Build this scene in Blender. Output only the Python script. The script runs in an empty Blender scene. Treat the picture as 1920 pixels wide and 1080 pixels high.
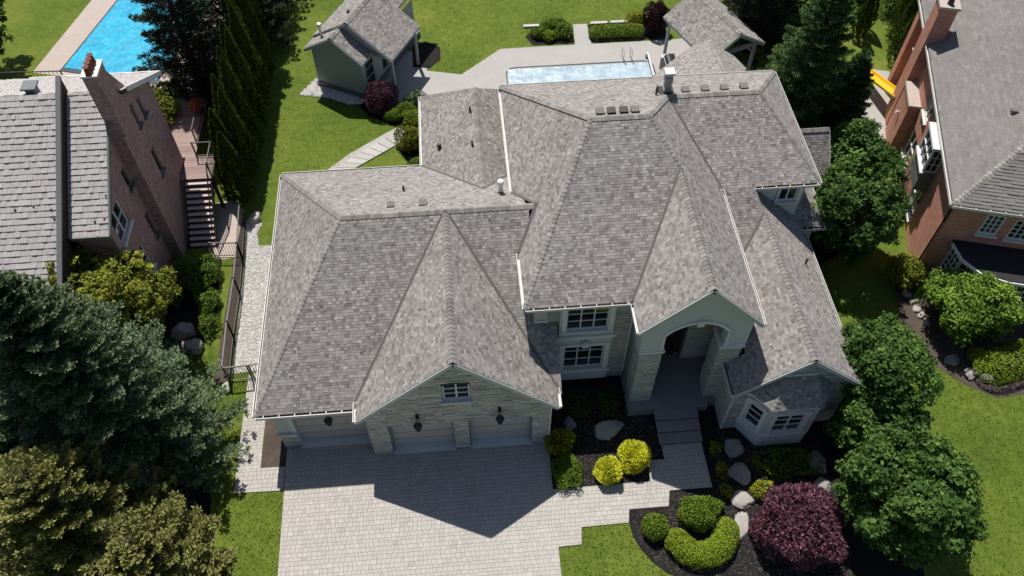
import bpy, math, random
import numpy as np
from mathutils import Vector, Matrix, noise as mnoise

random.seed(7)
RNG = np.random.default_rng(11)
scene = bpy.context.scene
COL = scene.collection

# ------------------------------------------------------------------ camera
cam_d = bpy.data.cameras.new("camera")
cam = bpy.data.objects.new("camera", cam_d)
COL.objects.link(cam)
cam.location = (0.0, -16.0, 32.8)
_p, _y = math.radians(53.3), math.radians(4.76)
_fwd = Vector((math.sin(_y) * math.cos(_p), math.cos(_y) * math.cos(_p), -math.sin(_p)))
cam.rotation_euler = _fwd.to_track_quat('-Z', 'Y').to_euler()
cam_d.sensor_width = 36.0
cam_d.lens = 36.0 * 1566.0 / 1920.0
cam_d.clip_start = 0.5
cam_d.clip_end = 3000.0
scene.camera = cam

# ------------------------------------------------------------------ light
SUN_TO = Vector((-0.99, 3.9, 7.2)).normalized()      # towards the sun
world = bpy.data.worlds.new("World")
scene.world = world
world.use_nodes = True
wn = world.node_tree.nodes
wl = world.node_tree.links
bg = wn["Background"]
sky = wn.new("ShaderNodeTexSky")
sky.sky_type = 'NISHITA'
sky.sun_disc = False
sky.sun_elevation = math.asin(SUN_TO.z)
sky.sun_rotation = math.atan2(SUN_TO.x, SUN_TO.y)
sky.altitude = 100
sky.air_density = 1.0
sky.dust_density = 1.0
wl.new(sky.outputs[0], bg.inputs[0])
bg.inputs[1].default_value = 0.056
sun_d = bpy.data.lights.new("sun", 'SUN')
sun = bpy.data.objects.new("sun", sun_d)
COL.objects.link(sun)
sun.location = (-20, 60, 120)
sun.rotation_euler = (-SUN_TO).to_track_quat('-Z', 'Y').to_euler()
sun_d.energy = 4.1
sun_d.angle = math.radians(0.53)
sun_d.color = (1.0, 0.955, 0.89)
scene.view_settings.view_transform = 'Standard'
scene.view_settings.look = 'None'
scene.view_settings.exposure = 0.4
scene.view_settings.gamma = 1.0
scene.view_settings.use_curve_mapping = False

# ------------------------------------------------------------------ helpers
WLOC = {}

def wloc(o):
    return WLOC.get(o.name, Vector((0, 0, 0))) if o else Vector((0, 0, 0))

def tag(o, label=None, cat=None, group=None, kind=None):
    if label: o["label"] = label
    if cat: o["category"] = cat
    if group: o["group"] = group
    if kind: o["kind"] = kind
    return o

def thing(name, loc, label, cat, group=None):
    o = bpy.data.objects.new(name, None)
    COL.objects.link(o)
    o.location = loc
    o.empty_display_size = 0.3
    WLOC[o.name] = Vector(loc)
    return tag(o, label, cat, group)

def link(name, me, center, parent=None):
    o = bpy.data.objects.new(name, me)
    COL.objects.link(o)
    c = Vector(center)
    WLOC[o.name] = c
    if parent:
        o.parent = parent
        o.location = c - wloc(parent)
    else:
        o.location = c
    return o

def mk(name, V, F, mat, parent=None, tint=None, smooth=False, kind=None, label=None, cat=None, group=None):
    """one mesh object from world-space vertices; origin at the base of its bounds"""
    A = np.asarray([tuple(v) for v in V], dtype=np.float64)
    lo, hi = A.min(0), A.max(0)
    c = np.array([(lo[0] + hi[0]) / 2, (lo[1] + hi[1]) / 2, lo[2]])
    me = bpy.data.meshes.new(name)
    me.from_pydata((A - c).tolist(), [], [list(f) for f in F])
    if tint is not None:
        at = me.attributes.new("tint", 'FLOAT', 'FACE')
        if np.isscalar(tint):
            tint = np.full(len(me.polygons), float(tint))
        at.data.foreach_set("value", np.asarray(tint, dtype=np.float32))
    if smooth:
        me.polygons.foreach_set("use_smooth", [True] * len(me.polygons))
    me.materials.append(mat)
    me.update()
    o = link(name, me, c, parent)
    return tag(o, label, cat, group, kind)

class MB:
    def __init__(self):
        self.V, self.F, self.T = [], [], []
    def add(self, V, F, t=0.5):
        n = len(self.V)
        self.V += [tuple(v) for v in V]
        for f in F:
            self.F.append([i + n for i in f])
            self.T.append(t)
        return self
    def box(self, x0, x1, y0, y1, z0, z1, t=0.5):
        return self.add(*box(x0, x1, y0, y1, z0, z1), t)
    def bar(self, a, b, w, h=None, t=0.5):
        return self.add(*bar(a, b, w, h), t)
    def build(self, name, mat, parent=None, **k):
        return mk(name, self.V, self.F, mat, parent, tint=self.T, **k)

BOXF = [(0, 3, 2, 1), (4, 5, 6, 7), (0, 1, 5, 4), (1, 2, 6, 5), (2, 3, 7, 6), (3, 0, 4, 7)]

def box(x0, x1, y0, y1, z0, z1):
    return [(x0, y0, z0), (x1, y0, z0), (x1, y1, z0), (x0, y1, z0),
            (x0, y0, z1), (x1, y0, z1), (x1, y1, z1), (x0, y1, z1)], BOXF

def bar(a, b, w, h=None):
    """square bar from a to b"""
    h = h or w
    a, b = Vector(a), Vector(b)
    d = (b - a).normalized()
    s = d.cross(Vector((0, 0, 1)))
    if s.length < 1e-4: s = Vector((1, 0, 0))
    s.normalize()
    u = s.cross(d).normalized()
    V = []
    for p in (a, b):
        for i, j in ((-1, -1), (1, -1), (1, 1), (-1, 1)):
            V.append(p + s * i * w / 2 + u * j * h / 2)
    return V, BOXF

def tube(path, radii, n=8, cap=True):
    V, F = [], []
    P = [Vector(p) for p in path]
    for k, p in enumerate(P):
        d = (P[min(k + 1, len(P) - 1)] - P[max(k - 1, 0)]).normalized()
        s = d.cross(Vector((0.03, 1, 0.02)))
        if s.length < 1e-3: s = Vector((1, 0, 0))
        s.normalize(); u = s.cross(d)
        for i in range(n):
            a = 2 * math.pi * i / n
            V.append(p + (s * math.cos(a) + u * math.sin(a)) * radii[k])
    for k in range(len(P) - 1):
        for i in range(n):
            j = (i + 1) % n
            F.append((k * n + i, k * n + j, (k + 1) * n + j, (k + 1) * n + i))
    if cap:
        F.append(tuple(range(n - 1, -1, -1)))
        F.append(tuple(range((len(P) - 1) * n, len(P) * n)))
    return V, F

def prism(poly, z0, z1):
    n = len(poly)
    area = sum(poly[i][0] * poly[(i + 1) % n][1] - poly[(i + 1) % n][0] * poly[i][1] for i in range(n))
    if area < 0: poly = poly[::-1]
    V = [(x, y, z0) for x, y in poly] + [(x, y, z1) for x, y in poly]
    F = [tuple(range(n - 1, -1, -1)), tuple(range(n, 2 * n))]
    F += [(i, (i + 1) % n, n + (i + 1) % n, n + i) for i in range(n)]
    return V, F

def sheet(poly, z):
    V, F = prism(poly, z - 0.001, z)
    n = len(V) // 2
    return V[n:], [tuple(range(n))]

def slab(poly3, nrm, t):
    """planar polygon lifted by t along nrm, with sides"""
    n = len(poly3)
    nv = Vector(nrm)
    B = [Vector(p) for p in poly3]
    T = [p + nv * t for p in B]
    F = [tuple(range(n, 2 * n))] + [(i, (i + 1) % n, n + (i + 1) % n, n + i) for i in range(n)]
    return B + T, F

def clip_rect(poly, x0, x1, y0, y1):
    def cl(P, ax, v, keep_gt):
        out = []
        n = len(P)
        for i in range(n):
            a, b = P[i], P[(i + 1) % n]
            ia = a[ax] >= v if keep_gt else a[ax] <= v
            ib = b[ax] >= v if keep_gt else b[ax] <= v
            if ia: out.append(a)
            if ia != ib:
                t = (v - a[ax]) / (b[ax] - a[ax])
                out.append((a[0] + (b[0] - a[0]) * t, a[1] + (b[1] - a[1]) * t))
        return out
    P = list(poly)
    for ax, v, g in ((0, x0, True), (0, x1, False), (1, y0, True), (1, y1, False)):
        if len(P) < 3: return []
        P = cl(P, ax, v, g)
    if len(P) < 3: return []
    # drop duplicates
    Q = []
    for p in P:
        if not Q or (abs(p[0] - Q[-1][0]) + abs(p[1] - Q[-1][1])) > 1e-4: Q.append(p)
    if len(Q) > 1 and abs(Q[0][0] - Q[-1][0]) + abs(Q[0][1] - Q[-1][1]) < 1e-4: Q.pop()
    if len(Q) < 3: return []
    ar = sum(Q[i][0] * Q[(i + 1) % len(Q)][1] - Q[(i + 1) % len(Q)][0] * Q[i][1] for i in range(len(Q))) / 2
    if abs(ar) < 2e-4: return []
    return Q if ar > 0 else Q[::-1]

class Pieces:
    """many alike pieces of one part: the largest `limit` as objects of their own, the rest joined"""
    def __init__(self, name, mat, parent, limit=300):
        self.name, self.mat, self.parent, self.limit, self.L = name, mat, parent, limit, []
    def add(self, V, F, t, prio):
        self.L.append((prio, V, F, t))
    def finish(self, rest_name=None):
        self.L.sort(key=lambda a: -a[0])
        for p, V, F, t in self.L[:self.limit]:
            mk(self.name, V, F, self.mat, self.parent, tint=t)
        if len(self.L) > self.limit:
            m = MB()
            for p, V, F, t in self.L[self.limit:]: m.add(V, F, t)
            m.build(rest_name or self.name + "s", self.mat, self.parent, kind="stuff")

def plane_frame(poly3):
    P = [Vector(p) for p in poly3]
    n = Vector((0, 0, 0))
    for i in range(len(P)):
        a, b = P[i], P[(i + 1) % len(P)]
        n += Vector(((a.y - b.y) * (a.z + b.z), (a.z - b.z) * (a.x + b.x), (a.x - b.x) * (a.y + b.y)))
    n.normalize()
    if n.z < 0: n = -n
    h = Vector((0, 0, 1)).cross(n).normalized()     # horizontal along the slope
    up = n.cross(h).normalized()                     # up the slope
    o = min(P, key=lambda p: p.z)
    return n, h, up, o, [((p - o).dot(h), (p - o).dot(up)) for p in P]

def shingle_slope(poly3, mb, course=0.125, wr=(0.09, 0.20), thick=0.008, sig=0.19, rng=random, dest=None, lift=0.012, cam_prio=False):
    """lays real overlapping shingle tabs over one roof slope"""
    n, h, up, o, P2 = plane_frame(poly3)
    x0 = min(p[0] for p in P2); x1 = max(p[0] for p in P2); y1 = max(p[1] for p in P2)
    y = 0.0; r = 0
    while y < y1:
        x = x0 - rng.uniform(0, 0.4)
        while x < x1:
            w = rng.uniform(*wr)
            q = clip_rect(P2, x, x + w - 0.004, y, y + course)
            if q:
                t = min(1, max(0, rng.gauss(0.5, sig)))
                tk = thick * rng.uniform(0.6, 1.5)
                B = [o + h * a + up * b + n * lift for a, b in q]
                T = [o + h * a + up * b + n * (lift + tk * (1.0 - 0.75 * (b - y) / course)) for a, b in q]
                k = len(q)
                F = [tuple(range(k, 2 * k))] + [(i, (i + 1) % k, k + (i + 1) % k, k + i) for i in range(k)]
                if dest is not None:
                    c = o + h * q[0][0] + up * q[0][1]
                    dest.add(B + T, F, t, -(c - cam.location).length)
                else:
                    mb.add(B + T, F, t)
            x += w
        y += course; r += 1

def roof_deck(polys, thick=0.16):
    """solid roof body under the shingles: each slope with its thickness downwards"""
    m = MB()
    for P in polys:
        n = plane_frame(P)[0]
        Q = [Vector(p) for p in P]
        c = sum((((Q[i] - Q[0]).cross(Q[(i + 1) % len(Q)] - Q[0])).dot(n)) for i in range(len(Q)))
        if c < 0: Q = Q[::-1]
        k = len(Q)
        D = [q - Vector((0, 0, thick)) for q in Q]
        m.add(Q + D, [tuple(range(k)), tuple(range(2 * k - 1, k - 1, -1))] + [((i + 1) % k, i, k + i, k + (i + 1) % k) for i in range(k)])
    return m

def cap_run(dest, a, b, wing=0.15, drop=0.6, step=0.19, prio=0):
    """overlapping cap shingles along a hip or ridge from a (low) to b"""
    a, b = Vector(a), Vector(b)
    d = (b - a); L = d.length; d.normalize()
    s = d.cross(Vector((0, 0, 1))).normalized()
    u = s.cross(d).normalized()
    k = 0; p = 0.0
    while p < L:
        e = min(p + step * 1.12, L)
        lo, hi = 0.055, 0.03
        V = []
        for q, z in ((p, lo), (e, hi)):
            c = a + d * q
            V += [c - s * wing - u * (wing * drop) + u * z, c + u * z, c + s * wing - u * (wing * drop) + u * z,
                  c - s * wing - u * (wing * drop) + u * (z - 0.03), c + u * (z - 0.03), c + s * wing - u * (wing * drop) + u * (z - 0.03)]
        F = [(0, 1, 7, 6), (1, 2, 8, 7), (0, 3, 4, 1), (1, 4, 5, 2), (6, 9, 3, 0), (2, 5, 11, 8)]
        dest.add(V, F, min(1, max(0, random.gauss(0.42, 0.25))), prio - k * 0.001)
        p += step; k += 1
# ------------------------------------------------------------------ materials
def nt(name):
    m = bpy.data.materials.new(name)
    m.use_nodes = True
    t = m.node_tree
    return m, t.nodes, t.links, t.nodes["Principled BSDF"]

def ramp(n, stops):
    r = n.new("ShaderNodeValToRGB")
    e = r.color_ramp.elements
    while len(e) < len(stops): e.new(0.5)
    for k, (p, c) in enumerate(stops):
        e[k].position = p
        e[k].color = (*c, 1)
    return r

def noise_node(n, l, scale, detail=4, rough=0.6, vec=None):
    t = n.new("ShaderNodeTexNoise")
    t.inputs["Scale"].default_value = scale
    t.inputs["Detail"].default_value = detail
    t.inputs["Roughness"].default_value = rough
    if vec is None:
        g = n.new("ShaderNodeNewGeometry"); vec = g.outputs["Position"]
    l.new(vec, t.inputs["Vector"])
    return t

def math_node(n, l, op, a, b):
    m = n.new("ShaderNodeMath"); m.operation = op
    for i, v in enumerate((a, b)):
        if isinstance(v, (int, float)): m.inputs[i].default_value = v
        else: l.new(v, m.inputs[i])
    return m.outputs[0]

def mat(name, stops, rough=0.85, tw=0.7, ns=1.5, nw=0.3, fs=25.0, fw=0.2, bump=0.25, bs=60.0, bdist=0.01, spec=0.3, metallic=0.0):
    """colour ramp over (per-piece tint, broad noise, fine noise) plus fine bump"""
    m, n, l, b = nt(name)
    at = n.new("ShaderNodeAttribute"); at.attribute_name = "tint"
    n1 = noise_node(n, l, ns, 5); n2 = noise_node(n, l, fs, 4, 0.7)
    f = math_node(n, l, 'MULTIPLY', at.outputs["Fac"], tw)
    g = math_node(n, l, 'SUBTRACT', n1.outputs["Fac"], 0.5)
    g = math_node(n, l, 'MULTIPLY', g, nw * 2.5)
    k = math_node(n, l, 'SUBTRACT', n2.outputs["Fac"], 0.5)
    k = math_node(n, l, 'MULTIPLY', k, fw * 2.5)
    s = math_node(n, l, 'ADD', f, g); s = math_node(n, l, 'ADD', s, k)
    s = math_node(n, l, 'ADD', s, 0.5 * (1 - tw))
    r = ramp(n, stops)
    l.new(s, r.inputs[0])
    l.new(r.outputs[0], b.inputs["Base Color"])
    b.inputs["Roughness"].default_value = rough
    b.inputs["Metallic"].default_value = metallic
    b.inputs["Specular IOR Level"].default_value = spec
    if bump:
        n3 = noise_node(n, l, bs, 3, 0.7)
        bu = n.new("ShaderNodeBump")
        bu.inputs["Strength"].default_value = bump
        bu.inputs["Distance"].default_value = bdist
        l.new(n3.outputs["Fac"], bu.inputs["Height"])
        l.new(bu.outputs[0], b.inputs["Normal"])
    return m

def flat(name, c, rough=0.6, var=0.12, **k):
    lo = tuple(x * (1 - var) for x in c); hi = tuple(min(1, x * (1 + var)) for x in c)
    return mat(name, [(0.0, lo), (1.0, hi)], rough=rough, **k)

def leafmat(name, stops, trans=0.25, rough=0.6):
    m, n, l, b = nt(name)
    at = n.new("ShaderNodeAttribute"); at.attribute_name = "tint"
    r = ramp(n, [(p, tuple(x * 1.12 for x in c)) for p, c in stops])
    l.new(at.outputs["Fac"], r.inputs[0])
    l.new(r.outputs[0], b.inputs["Base Color"])
    b.inputs["Roughness"].default_value = rough
    b.inputs["Specular IOR Level"].default_value = 0.2
    tr = n.new("ShaderNodeBsdfTranslucent")
    l.new(r.outputs[0], tr.inputs["Color"])
    mx = n.new("ShaderNodeMixShader"); mx.inputs[0].default_value = trans
    l.new(b.outputs[0], mx.inputs[1]); l.new(tr.outputs[0], mx.inputs[2])
    l.new(mx.outputs[0], n["Material Output"].inputs["Surface"])
    return m

def brickmat(name, c1, c2, mortar, div=1.0, bw=0.22, bh=0.075):
    m, n, l, b = nt(name)
    g = n.new("ShaderNodeNewGeometry")
    sp = n.new("ShaderNodeSeparateXYZ"); l.new(g.outputs["Position"], sp.inputs[0])
    u = math_node(n, l, 'ADD', sp.outputs[0], sp.outputs[1]); u = math_node(n, l, 'DIVIDE', u, div)
    cb = n.new("ShaderNodeCombineXYZ"); l.new(u, cb.inputs[0]); l.new(sp.outputs[2], cb.inputs[1])
    t = n.new("ShaderNodeTexBrick")
    l.new(cb.outputs[0], t.inputs["Vector"])
    t.inputs["Scale"].default_value = 1.0
    t.inputs["Brick Width"].default_value = bw
    t.inputs["Row Height"].default_value = bh
    t.inputs["Mortar Size"].default_value = 0.009
    t.inputs["Color1"].default_value = (*c1, 1); t.inputs["Color2"].default_value = (*c2, 1); t.inputs["Mortar"].default_value = (*mortar, 1)
    nz = noise_node(n, l, 1.2, 5)
    hs = n.new("ShaderNodeHueSaturation")
    l.new(t.outputs["Color"], hs.inputs["Color"])
    v = math_node(n, l, 'MULTIPLY', nz.outputs["Fac"], 0.7); v = math_node(n, l, 'ADD', v, 0.65)
    l.new(v, hs.inputs["Value"])
    l.new(hs.outputs[0], b.inputs["Base Color"])
    b.inputs["Roughness"].default_value = 0.9
    bu = n.new("ShaderNodeBump"); bu.inputs["Strength"].default_value = 0.6; bu.inputs["Distance"].default_value = 0.012
    iv = math_node(n, l, 'SUBTRACT', 1.0, t.outputs["Fac"])
    l.new(iv, bu.inputs["Height"]); l.new(bu.outputs[0], b.inputs["Normal"])
    return m

def glassmat(name, c=(0.012, 0.016, 0.02), rough=0.04):
    m, n, l, b = nt(name)
    b.inputs["Base Color"].default_value = (*c, 1)
    b.inputs["Roughness"].default_value = rough
    b.inputs["Specular IOR Level"].default_value = 0.6
    nz = noise_node(n, l, 1.3, 2)
    bu = n.new("ShaderNodeBump"); bu.inputs["Strength"].default_value = 0.08; bu.inputs["Distance"].default_value = 0.02
    l.new(nz.outputs["Fac"], bu.inputs["Height"]); l.new(bu.outputs[0], b.inputs["Normal"])
    return m

def grassmat():
    m, n, l, b = nt("lawn_grass")
    a = noise_node(n, l, 0.22, 6, 0.62); c = noise_node(n, l, 2.6, 5, 0.65); d = noise_node(n, l, 38.0, 4, 0.8)
    s = math_node(n, l, 'MULTIPLY', a.outputs["Fac"], 1.1)
    s = math_node(n, l, 'ADD', s, math_node(n, l, 'MULTIPLY', c.outputs["Fac"], 0.75))
    s = math_node(n, l, 'ADD', s, math_node(n, l, 'MULTIPLY', d.outputs["Fac"], 0.9))
    s = math_node(n, l, 'SUBTRACT', s, 0.88)
    r = ramp(n, [(0.0, (0.034, 0.066, 0.009)), (0.34, (0.084, 0.130, 0.017)), (0.60, (0.134, 0.176, 0.026)), (0.82, (0.195, 0.214, 0.040)), (1.0, (0.28, 0.265, 0.066))])
    l.new(s, r.inputs[0]); l.new(r.outputs[0], b.inputs["Base Color"])
    b.inputs["Roughness"].default_value = 0.9; b.inputs["Specular IOR Level"].default_value = 0.15
    bu = n.new("ShaderNodeBump"); bu.inputs["Strength"].default_value = 0.7; bu.inputs["Distance"].default_value = 0.06
    e = noise_node(n, l, 26.0, 5, 0.8)
    l.new(e.outputs["Fac"], bu.inputs["Height"]); l.new(bu.outputs[0], b.inputs["Normal"])
    return m

MT = {}
MT["grass"] = grassmat()
MT["shingle"] = mat("asphalt_shingle", [(0.0, (0.13, 0.117, 0.11)), (0.3, (0.205, 0.188, 0.178)), (0.55, (0.283, 0.263, 0.25)), (0.8, (0.36, 0.338, 0.32)), (1.0, (0.44, 0.416, 0.396))], rough=0.95, tw=0.85, ns=0.45, nw=0.13, fs=70, fw=0.10, bump=0.5, bs=140, bdist=0.006, spec=0.15)
MT["cap"] = mat("ridge_cap_shingle", [(0.0, (0.17, 0.158, 0.15)), (0.5, (0.26, 0.244, 0.23)), (1.0, (0.37, 0.35, 0.33))], rough=0.95, nw=0.1, fs=70, fw=0.1, bump=0.4, bs=140, bdist=0.005, spec=0.15)
MT["roof_under"] = flat("roof_underlay", (0.06, 0.055, 0.052), 0.95)
MT["flash"] = mat("valley_flashing", [(0, (0.105, 0.095, 0.09)), (1, (0.16, 0.145, 0.135))], rough=0.6, fs=12, bump=0.1)
MT["gutter"] = mat("gutter_white", [(0, (0.50, 0.49, 0.47)), (1, (0.68, 0.67, 0.645))], rough=0.4, fs=8, bump=0.05)
MT["stone"] = mat("ashlar_stone", [(0, (0.29, 0.285, 0.262)), (0.35, (0.40, 0.392, 0.362)), (0.65, (0.495, 0.485, 0.45)), (1, (0.63, 0.615, 0.57))], rough=0.9, tw=0.7, nw=0.25, fs=14, fw=0.2, bump=0.6, bs=30, bdist=0.02)
MT["mortar"] = flat("mortar_joint", (0.28, 0.28, 0.26), 0.95, bump=0.4, bs=80)
MT["stucco"] = mat("stucco_grey", [(0, (0.46, 0.485, 0.49)), (1, (0.57, 0.595, 0.60))], rough=0.9, nw=0.25, fs=60, fw=0.15, bump=0.3, bs=120, bdist=0.005)
MT["trim"] = mat("trim_pale", [(0, (0.58, 0.595, 0.595)), (1, (0.70, 0.71, 0.705))], rough=0.6, nw=0.2, fs=15, fw=0.1, bump=0.1)
MT["trim_white"] = mat("trim_white", [(0, (0.62, 0.62, 0.60)), (1, (0.80, 0.80, 0.78))], rough=0.5, nw=0.2, fs=15, fw=0.1, bump=0.1)
MT["gdoor"] = mat("garage_door_taupe", [(0, (0.44, 0.405, 0.385)), (1, (0.53, 0.49, 0.468))], rough=0.55, nw=0.2, fs=10, fw=0.08, bump=0.1)
MT["glass"] = glassmat("window_glass")
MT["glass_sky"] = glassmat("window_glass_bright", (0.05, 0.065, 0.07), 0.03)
MT["dark_metal"] = flat("black_metal", (0.015, 0.015, 0.016), 0.45, spec=0.5)
MT["grey_metal"] = flat("grey_metal", (0.16, 0.165, 0.17), 0.5)
MT["dark_wood"] = flat("dark_door_wood", (0.028, 0.022, 0.02), 0.5)
MT["paver"] = mat("concrete_paver", [(0, (0.335, 0.315, 0.288)), (0.35, (0.405, 0.381, 0.35)), (0.7, (0.455, 0.428, 0.394)), (1, (0.52, 0.49, 0.452))], rough=0.9, tw=0.75, ns=0.5, nw=0.22, fs=30, fw=0.2, bump=0.4, bs=90, bdist=0.006)
MT["joint"] = flat("joint_sand", (0.36, 0.335, 0.305), 0.95)
MT["step"] = mat("flagstone_step", [(0, (0.19, 0.17, 0.168)), (1, (0.31, 0.285, 0.28))], rough=0.85, nw=0.3, fs=20, bump=0.4, bs=40)
MT["mulch"] = mat("bark_mulch", [(0, (0.014, 0.012, 0.012)), (0.45, (0.04, 0.035, 0.034)), (0.8, (0.082, 0.072, 0.068)), (1, (0.14, 0.125, 0.115))], rough=0.97, tw=0.45, nw=0.25, fs=34, fw=0.6, bump=1.0, bs=34, bdist=0.06, spec=0.1)
MT["mulch_brown"] = mat("bark_mulch_brown", [(0, (0.06, 0.048, 0.04)), (1, (0.20, 0.16, 0.135))], rough=0.97, tw=0.4, nw=0.3, fs=30, fw=0.6, bump=1.0, bs=30, bdist=0.05, spec=0.1)
MT["concrete"] = mat("patio_concrete", [(0, (0.365, 0.35, 0.33)), (0.5, (0.43, 0.412, 0.39)), (1, (0.51, 0.49, 0.465))], rough=0.9, nw=0.35, ns=0.7, fs=9, fw=0.3, bump=0.25, bs=40)
MT["concrete_pink"] = mat("pink_concrete", [(0, (0.42, 0.35, 0.31)), (1, (0.58, 0.50, 0.45))], rough=0.9, nw=0.3, fs=9, fw=0.25, bump=0.25, bs=40)
MT["gravel"] = mat("white_gravel", [(0, (0.48, 0.465, 0.445)), (0.5, (0.68, 0.665, 0.64)), (1, (0.84, 0.82, 0.79))], rough=0.9, nw=0.1, fs=40, fw=0.2, bump=0.3)
MT["gravel_base"] = mat("gravel_bed", [(0, (0.42, 0.40, 0.375)), (1, (0.62, 0.60, 0.57))], rough=0.95, fs=40, fw=0.5, bump=0.9, bs=34, bdist=0.05)
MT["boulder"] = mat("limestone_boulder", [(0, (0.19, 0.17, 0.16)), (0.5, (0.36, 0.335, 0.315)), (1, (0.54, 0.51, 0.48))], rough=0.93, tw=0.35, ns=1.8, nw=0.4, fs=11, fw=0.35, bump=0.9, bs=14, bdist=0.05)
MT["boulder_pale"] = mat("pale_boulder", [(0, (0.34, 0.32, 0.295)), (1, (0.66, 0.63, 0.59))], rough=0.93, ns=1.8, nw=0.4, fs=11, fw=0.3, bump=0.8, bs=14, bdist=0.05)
MT["brick_l"] = brickmat("purple_brown_brick", (0.24, 0.115, 0.115), (0.42, 0.255, 0.245), (0.36, 0.30, 0.29))
MT["brick_r"] = brickmat("red_brick", (0.45, 0.165, 0.11), (0.56, 0.25, 0.175), (0.45, 0.30, 0.235), 1.2)
MT["tile_l"] = mat("pale_slate_shingle", [(0, (0.32, 0.295, 0.285)), (0.5, (0.41, 0.385, 0.375)), (1, (0.49, 0.465, 0.45))], rough=0.9, tw=0.6, ns=0.8, nw=0.25, fs=25, fw=0.15, bump=0.3, bs=60)
MT["shingle_r"] = mat("grey_asphalt_shingle", [(0, (0.125, 0.115, 0.112)), (0.5, (0.20, 0.188, 0.182)), (1, (0.29, 0.275, 0.265))], rough=0.95, tw=0.4, ns=0.5, nw=0.15, fs=50, fw=0.15, bump=0.4, bs=120, spec=0.15)
MT["flat_roof"] = flat("dark_bow_roof", (0.028, 0.027, 0.030), 0.85, nw=0.3)
MT["clay"] = flat("clay_pot", (0.20, 0.062, 0.04), 0.8, 0.25)
MT["bark"] = mat("tree_bark", [(0, (0.03, 0.023, 0.017)), (1, (0.11, 0.085, 0.062))], rough=0.95, fs=16, fw=0.5, bump=0.9, bs=20, bdist=0.04)
MT["wood_deck"] = mat("deck_board_wood", [(0, (0.24, 0.165, 0.145)), (1, (0.37, 0.275, 0.245))], rough=0.85, fs=20, bump=0.3)
MT["tread"] = mat("stair_tread_pink", [(0, (0.47, 0.38, 0.36)), (1, (0.60, 0.50, 0.47))], rough=0.85, fs=20, bump=0.2)
MT["dark_brown"] = flat("dark_brown_boards", (0.045, 0.026, 0.024), 0.85)
MT["yellow"] = flat("yellow_plastic", (0.80, 0.46, 0.008), 0.4, 0.06, spec=0.5)
MT["red_flower"] = flat("red_petals", (0.55, 0.05, 0.015), 0.7)
MT["cover"] = mat("silver_pool_cover", [(0, (0.30, 0.40, 0.46)), (0.5, (0.52, 0.63, 0.69)), (1, (0.72, 0.80, 0.84))], rough=0.3, ns=1.4, nw=0.5, fs=5, fw=0.3, bump=0.4, bs=3, bdist=0.1, spec=0.5)
MT["pool_blue"] = mat("blue_pool_water", [(0, (0.006, 0.30, 0.50)), (0.45, (0.02, 0.48, 0.68)), (0.75, (0.12, 0.66, 0.80)), (1, (0.5, 0.86, 0.92))], rough=0.3, ns=0.9, nw=0.4, fs=4.5, fw=0.6, bump=0.25, bs=3.5, bdist=0.08, spec=0.5)
MT["pool_tile"] = flat("pool_tile_line", (0.03, 0.06, 0.075), 0.4)
MT["chrome"] = flat("rail_steel", (0.55, 0.56, 0.57), 0.3, spec=0.6)
MT["grill"] = flat("grill_black", (0.02, 0.02, 0.022), 0.4, spec=0.5)
MT["counter"] = flat("counter_pale", (0.55, 0.53, 0.50), 0.5)
LM = {}
LM["spruce"] = leafmat("blue_spruce_needles", [(0, (0.017, 0.028, 0.013)), (0.4, (0.060, 0.094, 0.044)), (0.75, (0.138, 0.195, 0.100)), (1, (0.25, 0.31, 0.175))], 0.03)
LM["olive"] = leafmat("olive_conifer_sprays", [(0, (0.042, 0.048, 0.014)), (0.5, (0.15, 0.158, 0.046)), (1, (0.32, 0.32, 0.11))], 0.15)
LM["pine"] = leafmat("dark_conifer_needles", [(0, (0.012, 0.017, 0.009)), (0.6, (0.036, 0.044, 0.022)), (1, (0.085, 0.09, 0.04))], 0.1)
LM["spruce_g"] = leafmat("green_spruce_needles", [(0, (0.014, 0.034, 0.012)), (0.5, (0.056, 0.108, 0.034)), (1, (0.14, 0.22, 0.07))], 0.12)
LM["cedar"] = leafmat("cedar_hedge_sprays", [(0, (0.022, 0.038, 0.008)), (0.55, (0.06, 0.095, 0.018)), (1, (0.16, 0.21, 0.04))], 0.35)
LM["maple"] = leafmat("dark_green_leaves", [(0, (0.018, 0.042, 0.009)), (0.5, (0.060, 0.125, 0.022)), (1, (0.145, 0.24, 0.05))], 0.3)
LM["bright"] = leafmat("bright_green_leaves", [(0, (0.045, 0.088, 0.010)), (0.5, (0.125, 0.215, 0.024)), (1, (0.24, 0.36, 0.05))], 0.28)
LM["ylw_tree"] = leafmat("yellow_green_leaves", [(0, (0.07, 0.082, 0.008)), (0.5, (0.18, 0.205, 0.02)), (1, (0.33, 0.345, 0.045))], 0.28)
LM["gold"] = leafmat("golden_shrub_leaves", [(0, (0.40, 0.40, 0.02)), (0.5, (0.66, 0.67, 0.05)), (1, (0.80, 0.80, 0.13))], 0.3)
LM["gold_dim"] = leafmat("yellow_green_shrub_leaves", [(0, (0.13, 0.135, 0.01)), (0.5, (0.28, 0.29, 0.026)), (1, (0.46, 0.45, 0.05))], 0.25)
LM["box"] = leafmat("boxwood_leaves", [(0, (0.055, 0.098, 0.009)), (0.5, (0.135, 0.21, 0.018)), (1, (0.24, 0.34, 0.04))], 0.22)
LM["box_lime"] = leafmat("lime_hedge_leaves", [(0, (0.09, 0.125, 0.008)), (0.5, (0.20, 0.27, 0.018)), (1, (0.34, 0.42, 0.04))], 0.22)
LM["purple"] = leafmat("purple_leaves", [(0, (0.044, 0.015, 0.026)), (0.5, (0.135, 0.052, 0.076)), (1, (0.29, 0.145, 0.185))], 0.22)
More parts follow.
